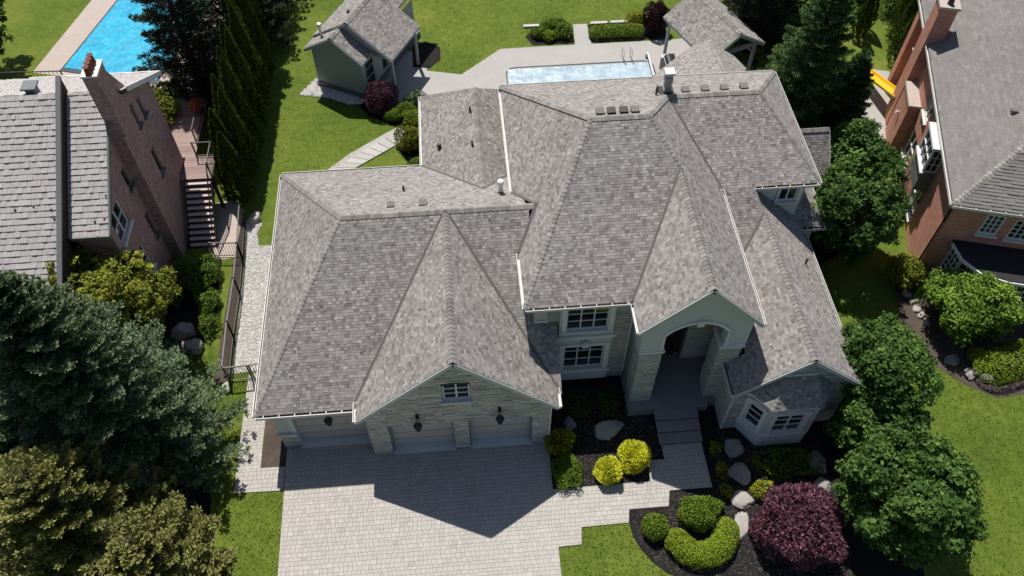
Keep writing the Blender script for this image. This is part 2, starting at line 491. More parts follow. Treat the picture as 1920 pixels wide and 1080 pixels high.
LM["purple_dk"] = leafmat("dark_purple_leaves", [(0, (0.012, 0.004, 0.006)), (0.5, (0.038, 0.010, 0.014)), (1, (0.09, 0.03, 0.035))], 0.18)
MT["core"] = flat("shrub_dark_core", (0.018, 0.022, 0.008), 0.95, 0.3)  # added dark solid inside each shrub, so its leaves read as opaque
MT["core_purple"] = flat("purple_shrub_dark_core", (0.022, 0.009, 0.012), 0.95, 0.3)  # same added dark filler for the purple shrubs
# ------------------------------------------------------------------ ground
def grid_sheet(x0, x1, y0, y1, nx, ny, z):
    V = [(x0 + (x1 - x0) * i / nx, y0 + (y1 - y0) * j / ny, z) for j in range(ny + 1) for i in range(nx + 1)]
    F = [(j * (nx + 1) + i, j * (nx + 1) + i + 1, (j + 1) * (nx + 1) + i + 1, (j + 1) * (nx + 1) + i) for j in range(ny) for i in range(nx)]
    return V, F

def struct(name, poly, z, m, label=None):
    V, F = sheet(poly, z)
    return mk(name, V, F, m, kind="structure", label=label)

mk("ground", *grid_sheet(-600, 600, -500, 900, 12, 12, 0.0), MT["grass"], kind="structure", label="mown green lawn running round the houses")

DRIVE = [(-8.27, 0.66), (-4.5, 0.66), (-4.5, -0.02), (2.92, -0.02), (2.85, -2.18), (6.95, -2.16), (7.02, -1.23), (7.72, -1.24), (7.72, -0.58),
         (9.45, -0.58), (9.46, -2.63), (7.66, -2.63), (7.5, -3.3), (5.86, -3.3), (5.76, -3.85), (3.82, -3.88), (3.74, -4.58), (2.8, -4.6), (2.72, -13), (-8.15, -13)]
drive = struct("driveway", DRIVE, 0.008, MT["joint"], "pale concrete paver driveway with a stepped walk to the porch")

def pavers(parent, poly, z, rows=0.19, wr=(0.12, 0.25), limit=300, gap=0.007, h=0.035, ymin=-7.5):
    pc = Pieces("paver", MT["paver"], parent, limit)
    y0 = max(min(p[1] for p in poly), ymin); y1 = max(p[1] for p in poly)
    x0 = min(p[0] for p in poly); x1 = max(p[0] for p in poly)
    y = y0
    while y < y1:
        x = x0 - random.uniform(0, 0.3)
        hh = random.choice((rows, rows, rows * 0.72))
        while x < x1:
            w = random.uniform(*wr)
            q = clip_rect(poly, x, x + w - gap, y, y + hh - gap)
            if q:
                cx = sum(p[0] for p in q) / len(q); cy = sum(p[1] for p in q) / len(q)
                zz = z + h + random.uniform(-0.002, 0.002)
                B = [(a, b, z) for a, b in q]
                T = [(cx + (a - cx) * 0.985, cy + (b - cy) * 0.98, zz) for a, b in q]
                k = len(q)
                M_ = [(a, b, zz - 0.004) for a, b in q]
                F = [tuple(range(2 * k, 3 * k))] + [(k + i, k + (i + 1) % k, 2 * k + (i + 1) % k, 2 * k + i) for i in range(k)] + [(i, (i + 1) % k, k + (i + 1) % k, k + i) for i in range(k)]
                size = (max(p[0] for p in q) - min(p[0] for p in q)) * (max(p[1] for p in q) - min(p[1] for p in q))
                pc.add(B + M_ + T, F, min(1, max(0, random.gauss(0.5, 0.16))), (size if -5.9 < cy < 0 else 0))
            x += w
        y += hh
    pc.finish("paver_field")

pavers(drive, DRIVE, 0.008)
PATH_L = [(-10.32, -1.26), (-8.29, -1.3), (-8.29, -0.24), (-9.32, -0.21), (-9.34, 3.9), (-8.9, 4.2), (-8.9, 12.2), (-9.72, 12.2), (-9.74, 4.6), (-10.3, 4.4)]
path_l = struct("path", PATH_L, 0.006, MT["joint"], "pale paver path along the garage side")
pavers(path_l, PATH_L, 0.006, limit=200)

# planting beds
BED_F = [(2.91, 0.0), (2.86, -2.17), (6.94, -2.15), (7.01, -1.22), (7.71, -1.22), (7.71, 1.2), (6.5, 1.35), (6.5, 3.2), (2.6, 3.2)]
struct("mulch_bed", BED_F, 0.014, MT["mulch"], "dark mulch bed between garage and porch steps")
BED_R = [(9.44, -0.5), (9.45, -2.62), (7.67, -2.62), (7.51, -3.29), (5.87, -3.29), (5.77, -3.84), (5.82, -4.4), (6.06, -4.96), (6.42, -5.5), (6.9, -5.98), (7.6, -6.3), (8.6, -6.42), (9.6, -6.38),
         (10.6, -6.55), (12, -7.2), (14, -8), (16.6, -8), (17.6, -4), (17.8, 0.5), (17.2, 3.5), (15.4, 5.0), (15.4, 0.2), (10.4, 0.1), (10.4, 1.3), (9.44, 1.3)]
struct("mulch_bed", BED_R, 0.014, MT["mulch"], "dark mulch bed right of the porch walk, round the clipped shrubs")
BED_L = [(-9.30, -0.20), (-8.30, -0.22), (-8.30, 2.3), (-9.30, 2.3)]
struct("mulch_bed", BED_L, 0.012, MT["mulch_brown"], "small brown mulch bed left of the garage")
struct("mulch_bed", [(-18, 1.5), (-12.4, 2.2), (-11.2, -1.5), (-11.2, -9), (-24, -9), (-24, 1.5)], 0.010, MT["mulch"], "shaded mulch under the big spruces")
struct("mulch_bed", [(-14.6, 6.2), (-12.6, 6.0), (-12.2, 8), (-12.35, 11.4), (-13.8, 11.6), (-14.6, 9.5)], 0.010, MT["mulch"], "mulch bed beside the purple brick wall")

# gravel strip beside the garage
GRAV = [(-11.05, 4.55), (-9.76, 4.65), (-9.74, 12.05), (-10.6, 12.1), (-10.75, 13.0), (-10.55, 13.6), (-11.4, 13.9), (-11.2, 11.5)]
grav = struct("gravel_strip", GRAV, 0.006, MT["gravel_base"], "strip of pale gravel between garage path and iron fence")

def pebbles(name, poly, n, r, m, z, parent=None, label=None):
    x0 = min(p[0] for p in poly); x1 = max(p[0] for p in poly); y0 = min(p[1] for p in poly); y1 = max(p[1] for p in poly)
    def inside(x, y):
        c = False
        for i in range(len(poly)):
            (xa, ya), (xb, yb) = poly[i], poly[i - 1]
            if (ya > y) != (yb > y) and x < (xb - xa) * (y - ya) / (yb - ya) + xa: c = not c
        return c
    mb = MB(); k = 0
    while k < n:
        x, y = random.uniform(x0, x1), random.uniform(y0, y1)
        if not inside(x, y): continue
        k += 1
        a = random.uniform(0, 6.28); s = r * random.uniform(0.5, 1.3); ca, sa = math.cos(a), math.sin(a)
        pts = [(s, 0, 0), (0, s * 0.75, 0), (-s * 0.9, 0, 0), (0, -s * 0.7, 0), (s * 0.1, 0, s * 0.7), (0, 0, -s * 0.3)]
        V = [(x + p[0] * ca - p[1] * sa, y + p[0] * sa + p[1] * ca, z + s * 0.2 + p[2]) for p in pts]
        mb.add(V, [(0, 1, 4), (1, 2, 4), (2, 3, 4), (3, 0, 4)], random.random())
    return mb.build(name, m, parent, kind="stuff", label=label)

pebbles("gravel", GRAV, 4200, 0.055, MT["gravel"], 0.008, None, "loose pale gravel beside the garage")
struct("mulch_shade_strip", [(-11.85, 3.9), (-11.1, 4.3), (-11.25, 11.5), (-11.45, 14.0), (-12.0, 14.2), (-11.75, 11.6)], 0.008, MT["mulch_brown"], "narrow brown strip of mulch and painted fence shade under the iron fence")  # mulch band with the fence's mesh and shadow put into its brown
struct("path", [(-12.6, 11.3), (-11.75, 11.4), (-11.6, 14.6), (-12.3, 15.4), (-13.4, 15.2), (-13.1, 12.0)], 0.010, MT["concrete_pink"], "pinkish concrete path beside the neighbour's stairs")

# rear patio, path and pools
PATIO = [(-5.2, 23.2), (-3.45, 22.55), (-2.2, 20.9), (-1.9, 19.0), (-1.9, 14), (17.0, 14), (17.0, 27.2), (13.4, 26.95), (4.9, 26.95), (2.84, 26.91), (0.31, 24.66), (-1.75, 25.2), (-1.9, 27.0), (-5.0, 27.5), (-6.4, 24.5)]
patio = struct("patio", PATIO, 0.012, MT["concrete"], "pale beige concrete patio round the pool")
struct("path", [(7.52, 26.9), (8.56, 26.9), (8.55, 29.0), (7.66, 29.0)], 0.016, MT["concrete"], "short pale path between the rear planting beds")
PATH_R = [(-7.6, 17.0), (-6.1, 16.9), (-6.0, 17.35), (-3.0, 19.3), (-1.95, 19.5), (-1.95, 20.25), (-3.4, 20.25), (-3.6, 20.3), (-4.4, 19.75), (-6.2, 18.4)]
rp = struct("path", PATH_R, 0.014, MT["concrete"], "pale slab path from the rear patio down the side lawn")
def slabs(parent, quads, z, m):
    for q in quads:
        V, F = prism(q, z, z + 0.05)
        mk("slab", V, F, m, parent, tint=random.random())
a0, a1 = Vector((-7.35, 16.95)), Vector((-3.35, 20.2)); b0, b1 = Vector((-6.2, 16.95)), Vector((-2.9, 19.35))
Q = []
for k in range(9):
    s, e = k / 9 + 0.004, (k + 1) / 9 - 0.004
    Q.append([tuple(a0.lerp(a1, s)), tuple(b0.lerp(b1, s)), tuple(b0.lerp(b1, e)), tuple(a0.lerp(a1, e))])
slabs(rp, Q, 0.014, MT["concrete"])
struct("mulch_bed", [(4.9, 27.1), (7.5, 27.1), (7.55, 29.1), (5.2, 28.9), (4.5, 28.0)], 0.016, MT["mulch"], "mulch bed left of the short rear path")
struct("mulch_bed", [(8.58, 27.1), (13.4, 27.1), (13.6, 29.2), (8.6, 28.9)], 0.016, MT["mulch"], "mulch bed right of the short rear path")
struct("mulch_bed", [(-6.0, 22.6), (-4.2, 22.7), (-2.4, 20.9), (-1.9, 20.3), (-3.5, 20.3), (-5.2, 21.4)], 0.016, MT["mulch"], "mulch bed of round shrubs beside the pool house")
struct("mulch_bed", [(-3.6, 18.9), (-2.2, 19.2), (-1.9, 18.9), (-1.9, 15.8), (-2.6, 16.6), (-3.1, 17.8)], 0.016, MT["mulch"], "mulch bed against the rear wing eave")
struct("mulch_bed", [(-2.6, 25.6), (-1.6, 25.4), (-0.9, 26.2), (-0.9, 27.4), (-1.8, 28.1), (-2.6, 27.6)], 0.016, MT["mulch"], "dark mulch patch right of the pool house porch")

def rounded(x0, x1, y0, y1, r, n=6):
    P = []
    for cx, cy, a in ((x1 - r, y1 - r, 0), (x0 + r, y1 - r, 90), (x0 + r, y0 + r, 180), (x1 - r, y0 + r, 270)):
        for k in range(n + 1):
            t = math.radians(a + 90 * k / n)
            P.append((cx + r * math.cos(t), cy + r * math.sin(t)))
    return P

pool = thing("swimming_pool", (7.5, 22.3, 0), "swimming pool under a silvery cover behind the roof", "pool")
mb = MB()
o_, i_ = rounded(2.72, 12.3, 19.3, 25.32, 0.75), rounded(3.0, 12.05, 19.6, 25.05, 0.6)
n_ = len(o_)
V = [(x, y, 0.013) for x, y in o_] + [(x, y, 0.045) for x, y in o_] + [(x, y, 0.045) for x, y in i_] + [(x, y, -0.05) for x, y in i_]
F = []
for k in range(n_):
    j = (k + 1) % n_
    F += [(k, j, n_ + j, n_ + k), (n_ + k, n_ + j, 2 * n_ + j, 2 * n_ + k)]
mk("coping", V, F, MT["concrete"], pool)
mk("tile_line", [(x, y, 0.043) for x, y in i_] + [(x * 0.988 + 7.5 * 0.012, y * 0.97 + 22.3 * 0.03, 0.014) for x, y in i_],
   [(k, (k + 1) % n_, n_ + (k + 1) % n_, n_ + k) for k in range(n_)], MT["pool_tile"], pool)
ci = [(x * 0.988 + 7.5 * 0.012, y * 0.965 + 22.3 * 0.035) for x, y in i_]
nx, ny = 90, 54
V, F, idx = [], [], {}
for j in range(ny + 1):
    for i in range(nx + 1):
        x = 3.12 + 8.8 * i / nx; y = 19.8 + 5.0 * j / ny
        w = mnoise.noise(Vector((x * 0.9, y * 2.2, 3.1))) * 0.05 + mnoise.noise(Vector((x * 2.4 + y, y * 3.1, 8.1))) * 0.03
        V.append((x, y, 0.07 + w * 0.7))
for j in range(ny):
    for i in range(nx):
        F.append((j * (nx + 1) + i, j * (nx + 1) + i + 1, (j + 1) * (nx + 1) + i + 1, (j + 1) * (nx + 1) + i))
mk("pool_cover", V, F, MT["cover"], pool, smooth=True)
for x in (10.25, 10.75):
    mk("ladder_rail", *tube([(x, 25.0, 0.0), (x, 25.0, 0.75), (x, 25.15, 0.85), (x, 25.5, 0.8), (x, 25.55, 0.0)], [0.025] * 5, 6), MT["chrome"], pool)
reel = thing("cover_reel", (11.75, 23.6, 0), "white pool cover reel bar across the end of the pool", "reel")
mk("roller", *tube([(11.72, 20.0, 0.34), (11.8, 25.35, 0.34)], [0.06, 0.06], 10), MT["trim_white"], reel)
for y in (20.1, 25.3):
    mk("stand", *box(11.66, 11.86, y - 0.04, y + 0.04, 0.045, 0.34), MT["chrome"], reel)

# neighbour's pool on the left
ndeck = struct("pool_deck", [(-25.6, 27.0), (-15.0, 24.2), (-11.9, 36), (-11.9, 42), (-21.5, 42)], 0.010, MT["concrete_pink"], "pinkish concrete deck round the turquoise pool")
np_ = thing("swimming_pool", (-19, 31, 0), "bright turquoise neighbouring pool with streaky floating cover", "pool")
PQ = [Vector((-23.75, 27.25)), Vector((-18.0, 25.6)), Vector((-14.4, 38.2)), Vector((-20.15, 39.85))]
c_ = sum(PQ, Vector((0, 0))) / 4
oq = [c_ + (p - c_) * 1.045 for p in PQ]
V = [(p.x, p.y, 0.011) for p in oq] + [(p.x, p.y, 0.05) for p in oq] + [(p.x, p.y, 0.05) for p in PQ] + [(p.x, p.y, 0.012) for p in PQ]
F = []
for k in range(4):
    j = (k + 1) % 4
    F += [(k, j, 4 + j, 4 + k), (4 + k, 4 + j, 8 + j, 8 + k), (8 + k, 8 + j, 12 + j, 12 + k)]
mk("coping", V, F, MT["pool_tile"], np_)
V, F = [], []
nx, ny = 60, 90
for j in range(ny + 1):
    for i in range(nx + 1):
        a = PQ[0].lerp(PQ[1], i / nx); b = PQ[3].lerp(PQ[2], i / nx); p = a.lerp(b, j / ny)
        u = i / nx * 6; v = j / ny * 13
        w = mnoise.noise(Vector((u * 1.2, v * 2.6, 0.3))) * 0.02 + abs(mnoise.noise(Vector((u * 0.5 + v * 0.1, v * 0.35, 5)))) * 0.05 + mnoise.noise(Vector((u * 3.5, v * 4, 7))) * 0.008
        V.append((p.x, p.y, 0.06 + w))
for j in range(ny):
    for i in range(nx):
        F.append((j * (nx + 1) + i, j * (nx + 1) + i + 1, (j + 1) * (nx + 1) + i + 1, (j + 1) * (nx + 1) + i))
mk("water_surface", V, F, MT["pool_blue"], np_, smooth=True)

# right-hand garden
struct("mulch_bed", [(20.85, 7.4), (20.55, 6.0), (20.2, 4.95), (20.6, 3.7), (21.05, 2.2), (21.95, 1.25), (23.1, 0.45), (25, 0.6), (30, 2), (30, 6), (24, 8), (21.9, 7.6)], 0.012, MT["mulch_brown"], "brown mulch bed in front of the red brick house")
struct("path", [(22.6, 17.2), (23.8, 16.8), (25.9, 20.3), (26.2, 22.8), (25.2, 23.1), (24.8, 21.4), (23.0, 19.6)], 0.012, MT["concrete"], "pale concrete path under the yellow slide")
struct("mulch_bed", [(16.2, 8.0), (19.6, 9.5), (22.4, 12.0), (22.7, 17), (18, 22), (16.2, 21)], 0.010, MT["mulch"], "shaded bed under the trees right of the house")

MT["chip"] = mat("bark_chip", [(0, (0.02, 0.017, 0.016)), (0.6, (0.055, 0.047, 0.043)), (1, (0.115, 0.10, 0.09))], rough=0.95, tw=1.0, nw=0.1, fw=0.1, bump=0.2)
pebbles("mulch_chips", [(2.96, -0.1), (2.92, -2.12), (6.9, -2.1), (7.0, -1.2), (7.6, -1.2), (7.6, 0.9), (6.5, 1.3), (6.3, 2.6), (3.2, 2.6)], 5200, 0.05, MT["chip"], 0.016, None, "loose bark chips in the bed beside the garage")
pebbles("mulch_chips", [(9.6, -2.75), (7.75, -2.78), (7.6, -3.45), (5.95, -3.45), (5.9, -4.4), (6.1, -4.95), (6.95, -5.93), (7.6, -6.25), (9.6, -6.3), (12, -7.1), (14, -7.6), (14.5, -1.2), (10.3, 0)], 9500, 0.05, MT["chip"], 0.016, None, "loose bark chips round the clipped shrubs")
# ------------------------------------------------------------------ wall tools
def P3(o, d, n, s, z, off=0.0):
    return (o[0] + d[0] * s + n[0] * off, o[1] + d[1] * s + n[1] * off, z)

def wall_panel(o, d, n, poly, ops, depth=0.25, mb=None):
    mb = mb or MB()
    xs = sorted({min(p[0] for p in poly), max(p[0] for p in poly), *[q for w in ops for q in w[:2]]})
    zs = sorted({min(p[1] for p in poly), max(p[1] for p in poly), *[q for w in ops for q in w[2:]]})
    for i in range(len(xs) - 1):
        for j in range(len(zs) - 1):
            cx, cz = (xs[i] + xs[i + 1]) / 2, (zs[j] + zs[j + 1]) / 2
            if any(w[0] < cx < w[1] and w[2] < cz < w[3] for w in ops): continue
            q = clip_rect(poly, xs[i], xs[i + 1], zs[j], zs[j + 1])
            if q: mb.add([P3(o, d, n, a, b) for a, b in q], [tuple(range(len(q)))])
    for (a, b, c, e) in ops:
        V = [P3(o, d, n, s, z, off) for off in (0, -depth) for s, z in ((a, c), (b, c), (b, e), (a, e))]
        mb.add(V, [(0, 1, 5, 4), (1, 2, 6, 5), (2, 3, 7, 6), (3, 0, 4, 7)])
    return mb

def subtract(r, ops):
    L = [r]
    for o in ops:
        out = []
        for (a, b, c, e) in L:
            if b <= o[0] or a >= o[1] or e <= o[2] or c >= o[3]:
                out.append((a, b, c, e)); continue
            if a < o[0]: out.append((a, o[0], c, e))
            if b > o[1]: out.append((o[1], b, c, e))
            m0, m1 = max(a, o[0]), min(b, o[1])
            if c < o[2]: out.append((m0, m1, c, o[2]))
            if e > o[3]: out.append((m0, m1, o[3], e))
        L = out
    return [q for q in L if q[1] - q[0] > 0.02 and q[3] - q[2] > 0.015]

def stones(dest, o, d, n, poly, ops, hr=(0.09, 0.19), wr=(0.22, 0.75), gap=0.012):
    x0 = min(p[0] for p in poly); x1 = max(p[0] for p in poly); z = min(p[1] for p in poly); z1 = max(p[1] for p in poly)
    while z < z1:
        h = random.uniform(*hr)
        x = x0 - random.uniform(0, 0.4)
        while x < x1:
            w = random.uniform(*wr)
            for (a, b, c, e) in subtract((x, x + w - gap, z, z + h - gap), ops):
                q = clip_rect(poly, a, b, c, e)
                if not q: continue
                t = random.uniform(0.012, 0.045)
                B = [P3(o, d, n, s, zz, 0.001) for s, zz in q]
                T = [P3(o, d, n, s, zz, t) for s, zz in q]
                k = len(q)
                F = [tuple(range(k, 2 * k))] + [(i, (i + 1) % k, k + (i + 1) % k, k + i) for i in range(k)]
                dest.add(B + T, F, min(1, max(0, random.gauss(0.48, 0.22))), (b - a) * (e - c) + (1 if n[1] < -0.5 else 0))
            x += w
        z += h

def window(parent, o, d, n, s0, s1, z0, z1, cols, rows, off=-0.1, fw=0.07, bw=0.035, fmat="trim", gmat="glass", sill=True, surround=0.0, label=None, transom=None):
    """frame and glazing bars as the window part, each pane and the sill as its sub-parts"""
    mb = MB()
    def bx(a, b, c, e, f0, f1):
        V = [P3(o, d, n, s, z, f) for f in (f0, f1) for s, z in ((a, c), (b, c), (b, e), (a, e))]
        mb.add(V, [(0, 3, 2, 1), (4, 5, 6, 7), (0, 1, 5, 4), (1, 2, 6, 5), (2, 3, 7, 6), (3, 0, 4, 7)])
    f0, f1 = off - 0.05, off + 0.03
    bx(s0, s0 + fw, z0, z1, f0, f1); bx(s1 - fw, s1, z0, z1, f0, f1)
    bx(s0 + fw, s1 - fw, z0, z0 + fw, f0, f1); bx(s0 + fw, s1 - fw, z1 - fw, z1, f0, f1)
    if surround:
        g = surround
        bx(s0 - g, s0 - 0.003, z0 - g * 0.6, z1 + g, -0.02, 0.075); bx(s1 + 0.003, s1 + g, z0 - g * 0.6, z1 + g, -0.02, 0.075)
        bx(s0 - 0.003, s1 + 0.003, z1 + 0.003, z1 + g, -0.02, 0.07)
    iw = (s1 - s0 - 2 * fw)
    xs = [s0 + fw + iw * k / cols for k in range(cols + 1)]
    zs = [z0 + fw + (z1 - z0 - 2 * fw) * k / rows for k in range(rows + 1)] if transom is None else [z0 + fw, *[z0 + fw + (z1 - z0 - 2 * fw) * t for t in transom], z1 - fw]
    for x in xs[1:-1]: bx(x - bw, x + bw, z0 + fw, z1 - fw, f0 + 0.004, f1 - 0.008)
    for z in zs[1:-1]: bx(s0 + fw, s1 - fw, z - bw * 0.6, z + bw * 0.6, f0 + 0.008, f1 - 0.014)
    w = mb.build("window", MT[fmat], parent, label=label)
    for i in range(len(xs) - 1):
        for j in range(len(zs) - 1):
            V = [P3(o, d, n, s, z, off - 0.03) for s, z in ((xs[i], zs[j]), (xs[i + 1], zs[j]), (xs[i + 1], zs[j + 1]), (xs[i], zs[j + 1]))]
            mk("pane", V, [(0, 1, 2, 3)], MT[gmat], w)
    if sill:
        V = [P3(o, d, n, s, z, f) for f in (off - 0.04, 0.12) for s, z in ((s0 - 0.1, z0 - 0.1), (s1 + 0.1, z0 - 0.1), (s1 + 0.1, z0 - 0.002), (s0 - 0.1, z0 - 0.002))]
        mk("sill", V, [(0, 3, 2, 1), (4, 5, 6, 7), (0, 1, 5, 4), (1, 2, 6, 5), (2, 3, 7, 6), (3, 0, 4, 7)], MT[fmat], w)
    return w

def gutter(parent, a, b, out, m="gutter"):
    """open gutter along an eave, with straps"""
    a, b = Vector(a), Vector(b); out = Vector((*out, 0)).normalized()
    mb = MB(); up = Vector((0, 0, 1)); d = (b - a).normalized(); L = (b - a).length
    def q(p0, p1, w0, w1, z0, z1):
        V = [p + out * w + up * z for p in (p0, p1) for w, z in ((w0, z0), (w1, z0), (w1, z1), (w0, z1))]
        mb.add(V, BOXF)
    q(a, b, 0.10, 0.125, -0.13, 0.0); q(a, b, 0.0, 0.10, -0.15, -0.13); q(a, b, -0.02, 0.0, -0.16, -0.02)
    p = 0.3
    while p < L and out.y < -0.9:
        q(a + d * p, a + d * (p + 0.035), -0.02, 0.10, -0.012, 0.012); p += 0.62
    q(a, a + d * 0.02, 0.0, 0.1, -0.13, 0.0); q(b - d * 0.02, b, 0.0, 0.1, -0.13, 0.0)
    return mb.build("gutter", MT[m], parent)

def rakeboard(parent, a, b, w=0.05, h=0.17, m="stucco", name="rake_board"):
    a, b = Vector(a) - Vector((0, 0, 0.12)), Vector(b) - Vector((0, 0, 0.12))
    return mk(name, *bar(a, b, w, h), MT[m], parent)

# ------------------------------------------------------------------ main house
house = thing("house", (3, 6, 0), "large grey stone house with steep shingled hip roofs and triple garage", "house")
FL, RL = (-8.85, 0.5, 3.2), (-8.85, 13.87, 3.2)
A, V0 = (-5.05, 7.2, 7.2), (-0.82, 7.2, 7.2)
APX = (-0.82, -0.14, 7.2)
VL, VR = (-4.85, 0.75, 3.35), (3.2, 0.75, 3.35)
FLm, RLm = (2.08, 2.7, 6.2), (2.08, 15.95, 6.2)
C_, D_ = (5.33, 9.3, 9.85), (7.66, 9.3, 9.85)
E_ = (8.75, 7.26, 8.72)
EF = (8.75, 1.22, 8.72)
Q_ = (9.22, 12.24, 8.235)
S_ = (13.37, 12.24, 8.235)
T_ = (11.17, 8.37, 6.2)
K_ = (13.0, 7.37, 5.55)
VB = (11.17, 4.95, 3.98)
WA = (13.0, -0.15, 5.55)
SLOPES = {
 "garage_left": [FL, A, RL],
 "garage_front_left": [FL, (-4.85, 0.5, 3.2), VL, V0, A],
 "garage_front_right": [V0, VR, (3.2, 0.5, 3.2), (3.4, 0.5, 3.2), (3.4, 3.05, 4.722), (2.6, 3.05, 4.722), (2.6, 7.2, 7.2)],
 "garage_rear": [RL, A, (2.5, 7.2, 7.2), (2.5, 12.1, 4.27), (0.87, 9.7, 5.7), (-1.98, 13.87, 3.2)],
 "gable_left": [(-4.85, -0.14, 3.35), APX, V0, VL],
 "gable_right": [(3.2, -0.14, 3.35), VR, V0, APX],
 "main_left": [FLm, C_, RLm],
 "main_front": [FLm, (6.33, 2.7, 6.2), E_, D_, C_],
 "main_right": [(11.17, 1.22, 6.2), T_, Q_, D_, E_, EF],
 "main_rear": [RLm, C_, D_, Q_, S_, (15.57, 15.95, 6.2)],
 "entry_left": [(6.33, 1.22, 6.2), EF, E_, (6.33, 2.7, 6.2)],
 "right_front": [T_, (15.57, 8.37, 6.2), S_, Q_],
 "right_side": [(15.57, 8.37, 6.2), (15.57, 15.95, 6.2), S_],
 "catslide": [T_, VB, K_, (12.67, 8.37, 6.2)],
 "wing_left": [WA, K_, VB, (11.02, 4.75, 3.855), (11.02, 1.4, 3.85), (10.3, 1.4, 3.23), (10.3, -0.15, 3.23)],
 "wing_right": [WA, (15.5, -0.15, 3.4), (15.5, 8.75, 3.4), (13.0, 8.75, 5.55)],
 "low_front": [(14.5, 8.28, 3.3), (16.74, 8.28, 3.3), (15.1, 9.92, 4.78), (14.5, 9.92, 4.78)],
 "low_side": [(16.74, 8.28, 3.3), (16.74, 13, 3.3), (15.1, 13, 4.78), (15.1, 9.92, 4.78)],
 "end_front": [(15.2, 11.33, 3.3), (17.84, 11.33, 3.3), (17.84, 13.0, 5.0), (15.2, 13.0, 5.0)],
 "end_rear": [(15.2, 14.67, 3.3), (15.2, 13.0, 5.0), (17.84, 13.0, 5.0), (17.84, 14.67, 3.3)],
 "rear_wing_left": [(-1.98, 13.87, 3.2), (0.87, 9.7, 5.7), (0.87, 16.5, 5.7), (-1.98, 19.04, 3.2)],
 "rear_wing_right": [(0.87, 9.7, 5.7), (2.5, 12.1, 4.27), (2.5, 17.95, 4.27), (0.87, 16.5, 5.7)],
 "rear_wing_end": [(-1.98, 19.04, 3.2), (0.87, 16.5, 5.7), (3.72, 19.04, 3.2)],
}
roof = roof_deck(list(SLOPES.values())).build("roof", MT["roof_under"], house)
for k, P in SLOPES.items():
    mb = MB()
    shingle_slope(P, mb)
    mb.build("shingles", MT["shingle"], roof, kind="stuff")
caps = Pieces("ridge_cap", MT["cap"], roof, 300)
for a, b, dr, pr in ((FL, A, .7, 9), (FLm, C_, .6, 9), (APX, V0, .9, 9), (A, V0, .6, 8), (V0, (2.9, 7.2, 7.2), .6, 8), (C_, D_, .55, 8), (WA, K_, .85, 8), (EF, E_, 1.0, 8), (Q_, S_, .5, 7), (S_, (15.57, 8.37, 6.2), .6, 7),
                     (E_, D_, .6, 7), (RL, A, .7, 6), (RLm, C_, .6, 6), (Q_, D_, .6, 6), ((0.87, 16.5, 5.7), (0.87, 9.75, 5.7), .85, 5), ((15.57, 15.95, 6.2), S_, .6, 5), ((-1.98, 19.04, 3.2), (0.87, 16.5, 5.7), .6, 4),
                     ((16.74, 8.28, 3.3), (15.1, 9.92, 4.78), .6, 4), ((17.84, 13, 5.0), (15.3, 13, 5.0), .8, 4)):
    cap_run(caps, a, b, drop=dr, prio=pr)
caps.finish("ridge_caps")
UPV = Vector((0, 0, 0.035))
for a, b in ((VL, V0), (VR, V0), ((6.33, 2.7, 6.2), E_), (T_, Q_), (VB, K_), ((-1.98, 13.87, 3.2), (0.87, 9.7, 5.7)), ((2.5, 12.1, 4.27), (0.87, 9.7, 5.7)), ((2.08, 5.5, 6.22), (2.95, 7.2, 7.22)), ((2.08, 8.87, 6.22), (2.95, 7.2, 7.22))):
    mk("valley_flashing", *bar(Vector(a) + UPV, Vector(b) + UPV, 0.15, 0.03), MT["flash"], roof)
for a, b, o in ((FL, (-4.93, 0.5, 3.2), (0, -1)), (FL, RL, (-1, 0)), (FLm, (6.2, 2.7, 6.2), (0, -1)), (FLm, RLm, (-1, 0)), ((6.33, 1.22, 6.2), (6.33, 2.6, 6.2), (-1, 0)),
                ((11.17, 1.22, 6.2), (11.17, 8.3, 6.2), (1, 0)), ((12.67, 8.37, 6.2), (15.57, 8.37, 6.2), (0, -1)), ((15.57, 8.37, 6.2), (15.57, 15.95, 6.2), (1, 0)), ((15.5, -0.15, 3.4), (15.5, 7.9, 3.4), (1, 0)),
                ((10.3, -0.15, 3.23), (10.3, 1.4, 3.23), (-1, 0)), ((15.5, 8.28, 3.3), (16.74, 8.28, 3.3), (0, -1)), ((16.74, 8.28, 3.3), (16.74, 11.2, 3.3), (1, 0)), ((15.6, 11.33, 3.3), (17.84, 11.33, 3.3), (0, -1)),
                ((-4.85, -0.14, 3.35), (-4.85, 0.72, 3.35), (-1, 0)), ((3.2, -0.14, 3.35), (3.2, 0.8, 3.35), (1, 0)), ((-1.98, 13.95, 3.2), (-1.98, 19.04, 3.2), (-1, 0)), (RL, (-2.05, 13.87, 3.2), (0, 1)), (RLm, (15.57, 15.95, 6.2), (0, 1))):
    gutter(house, a, b, o)
for a, b in (((-4.85, -0.165, 3.35), (-0.82, -0.165, 7.2)), ((3.2, -0.165, 3.35), (-0.82, -0.165, 7.2)), ((6.33, 1.195, 6.2), (8.75, 1.195, 8.72)), ((11.17, 1.195, 6.2), (8.75, 1.195, 8.72)),
             ((10.3, -0.175, 3.23), (13, -0.175, 5.55)), ((15.5, -0.175, 3.4), (13, -0.175, 5.55)), ((17.865, 11.33, 3.3), (17.865, 13, 5.0)), ((17.865, 14.67, 3.3), (17.865, 13, 5.0))):
    rakeboard(roof, a, b)
mk("cheek_wall", [K_, (12.67, 8.37, 6.18), (12.67, 8.37, 5.2), (12.72, 7.37, 5.2)], [(0, 1, 2, 3)], MT["trim"], roof)

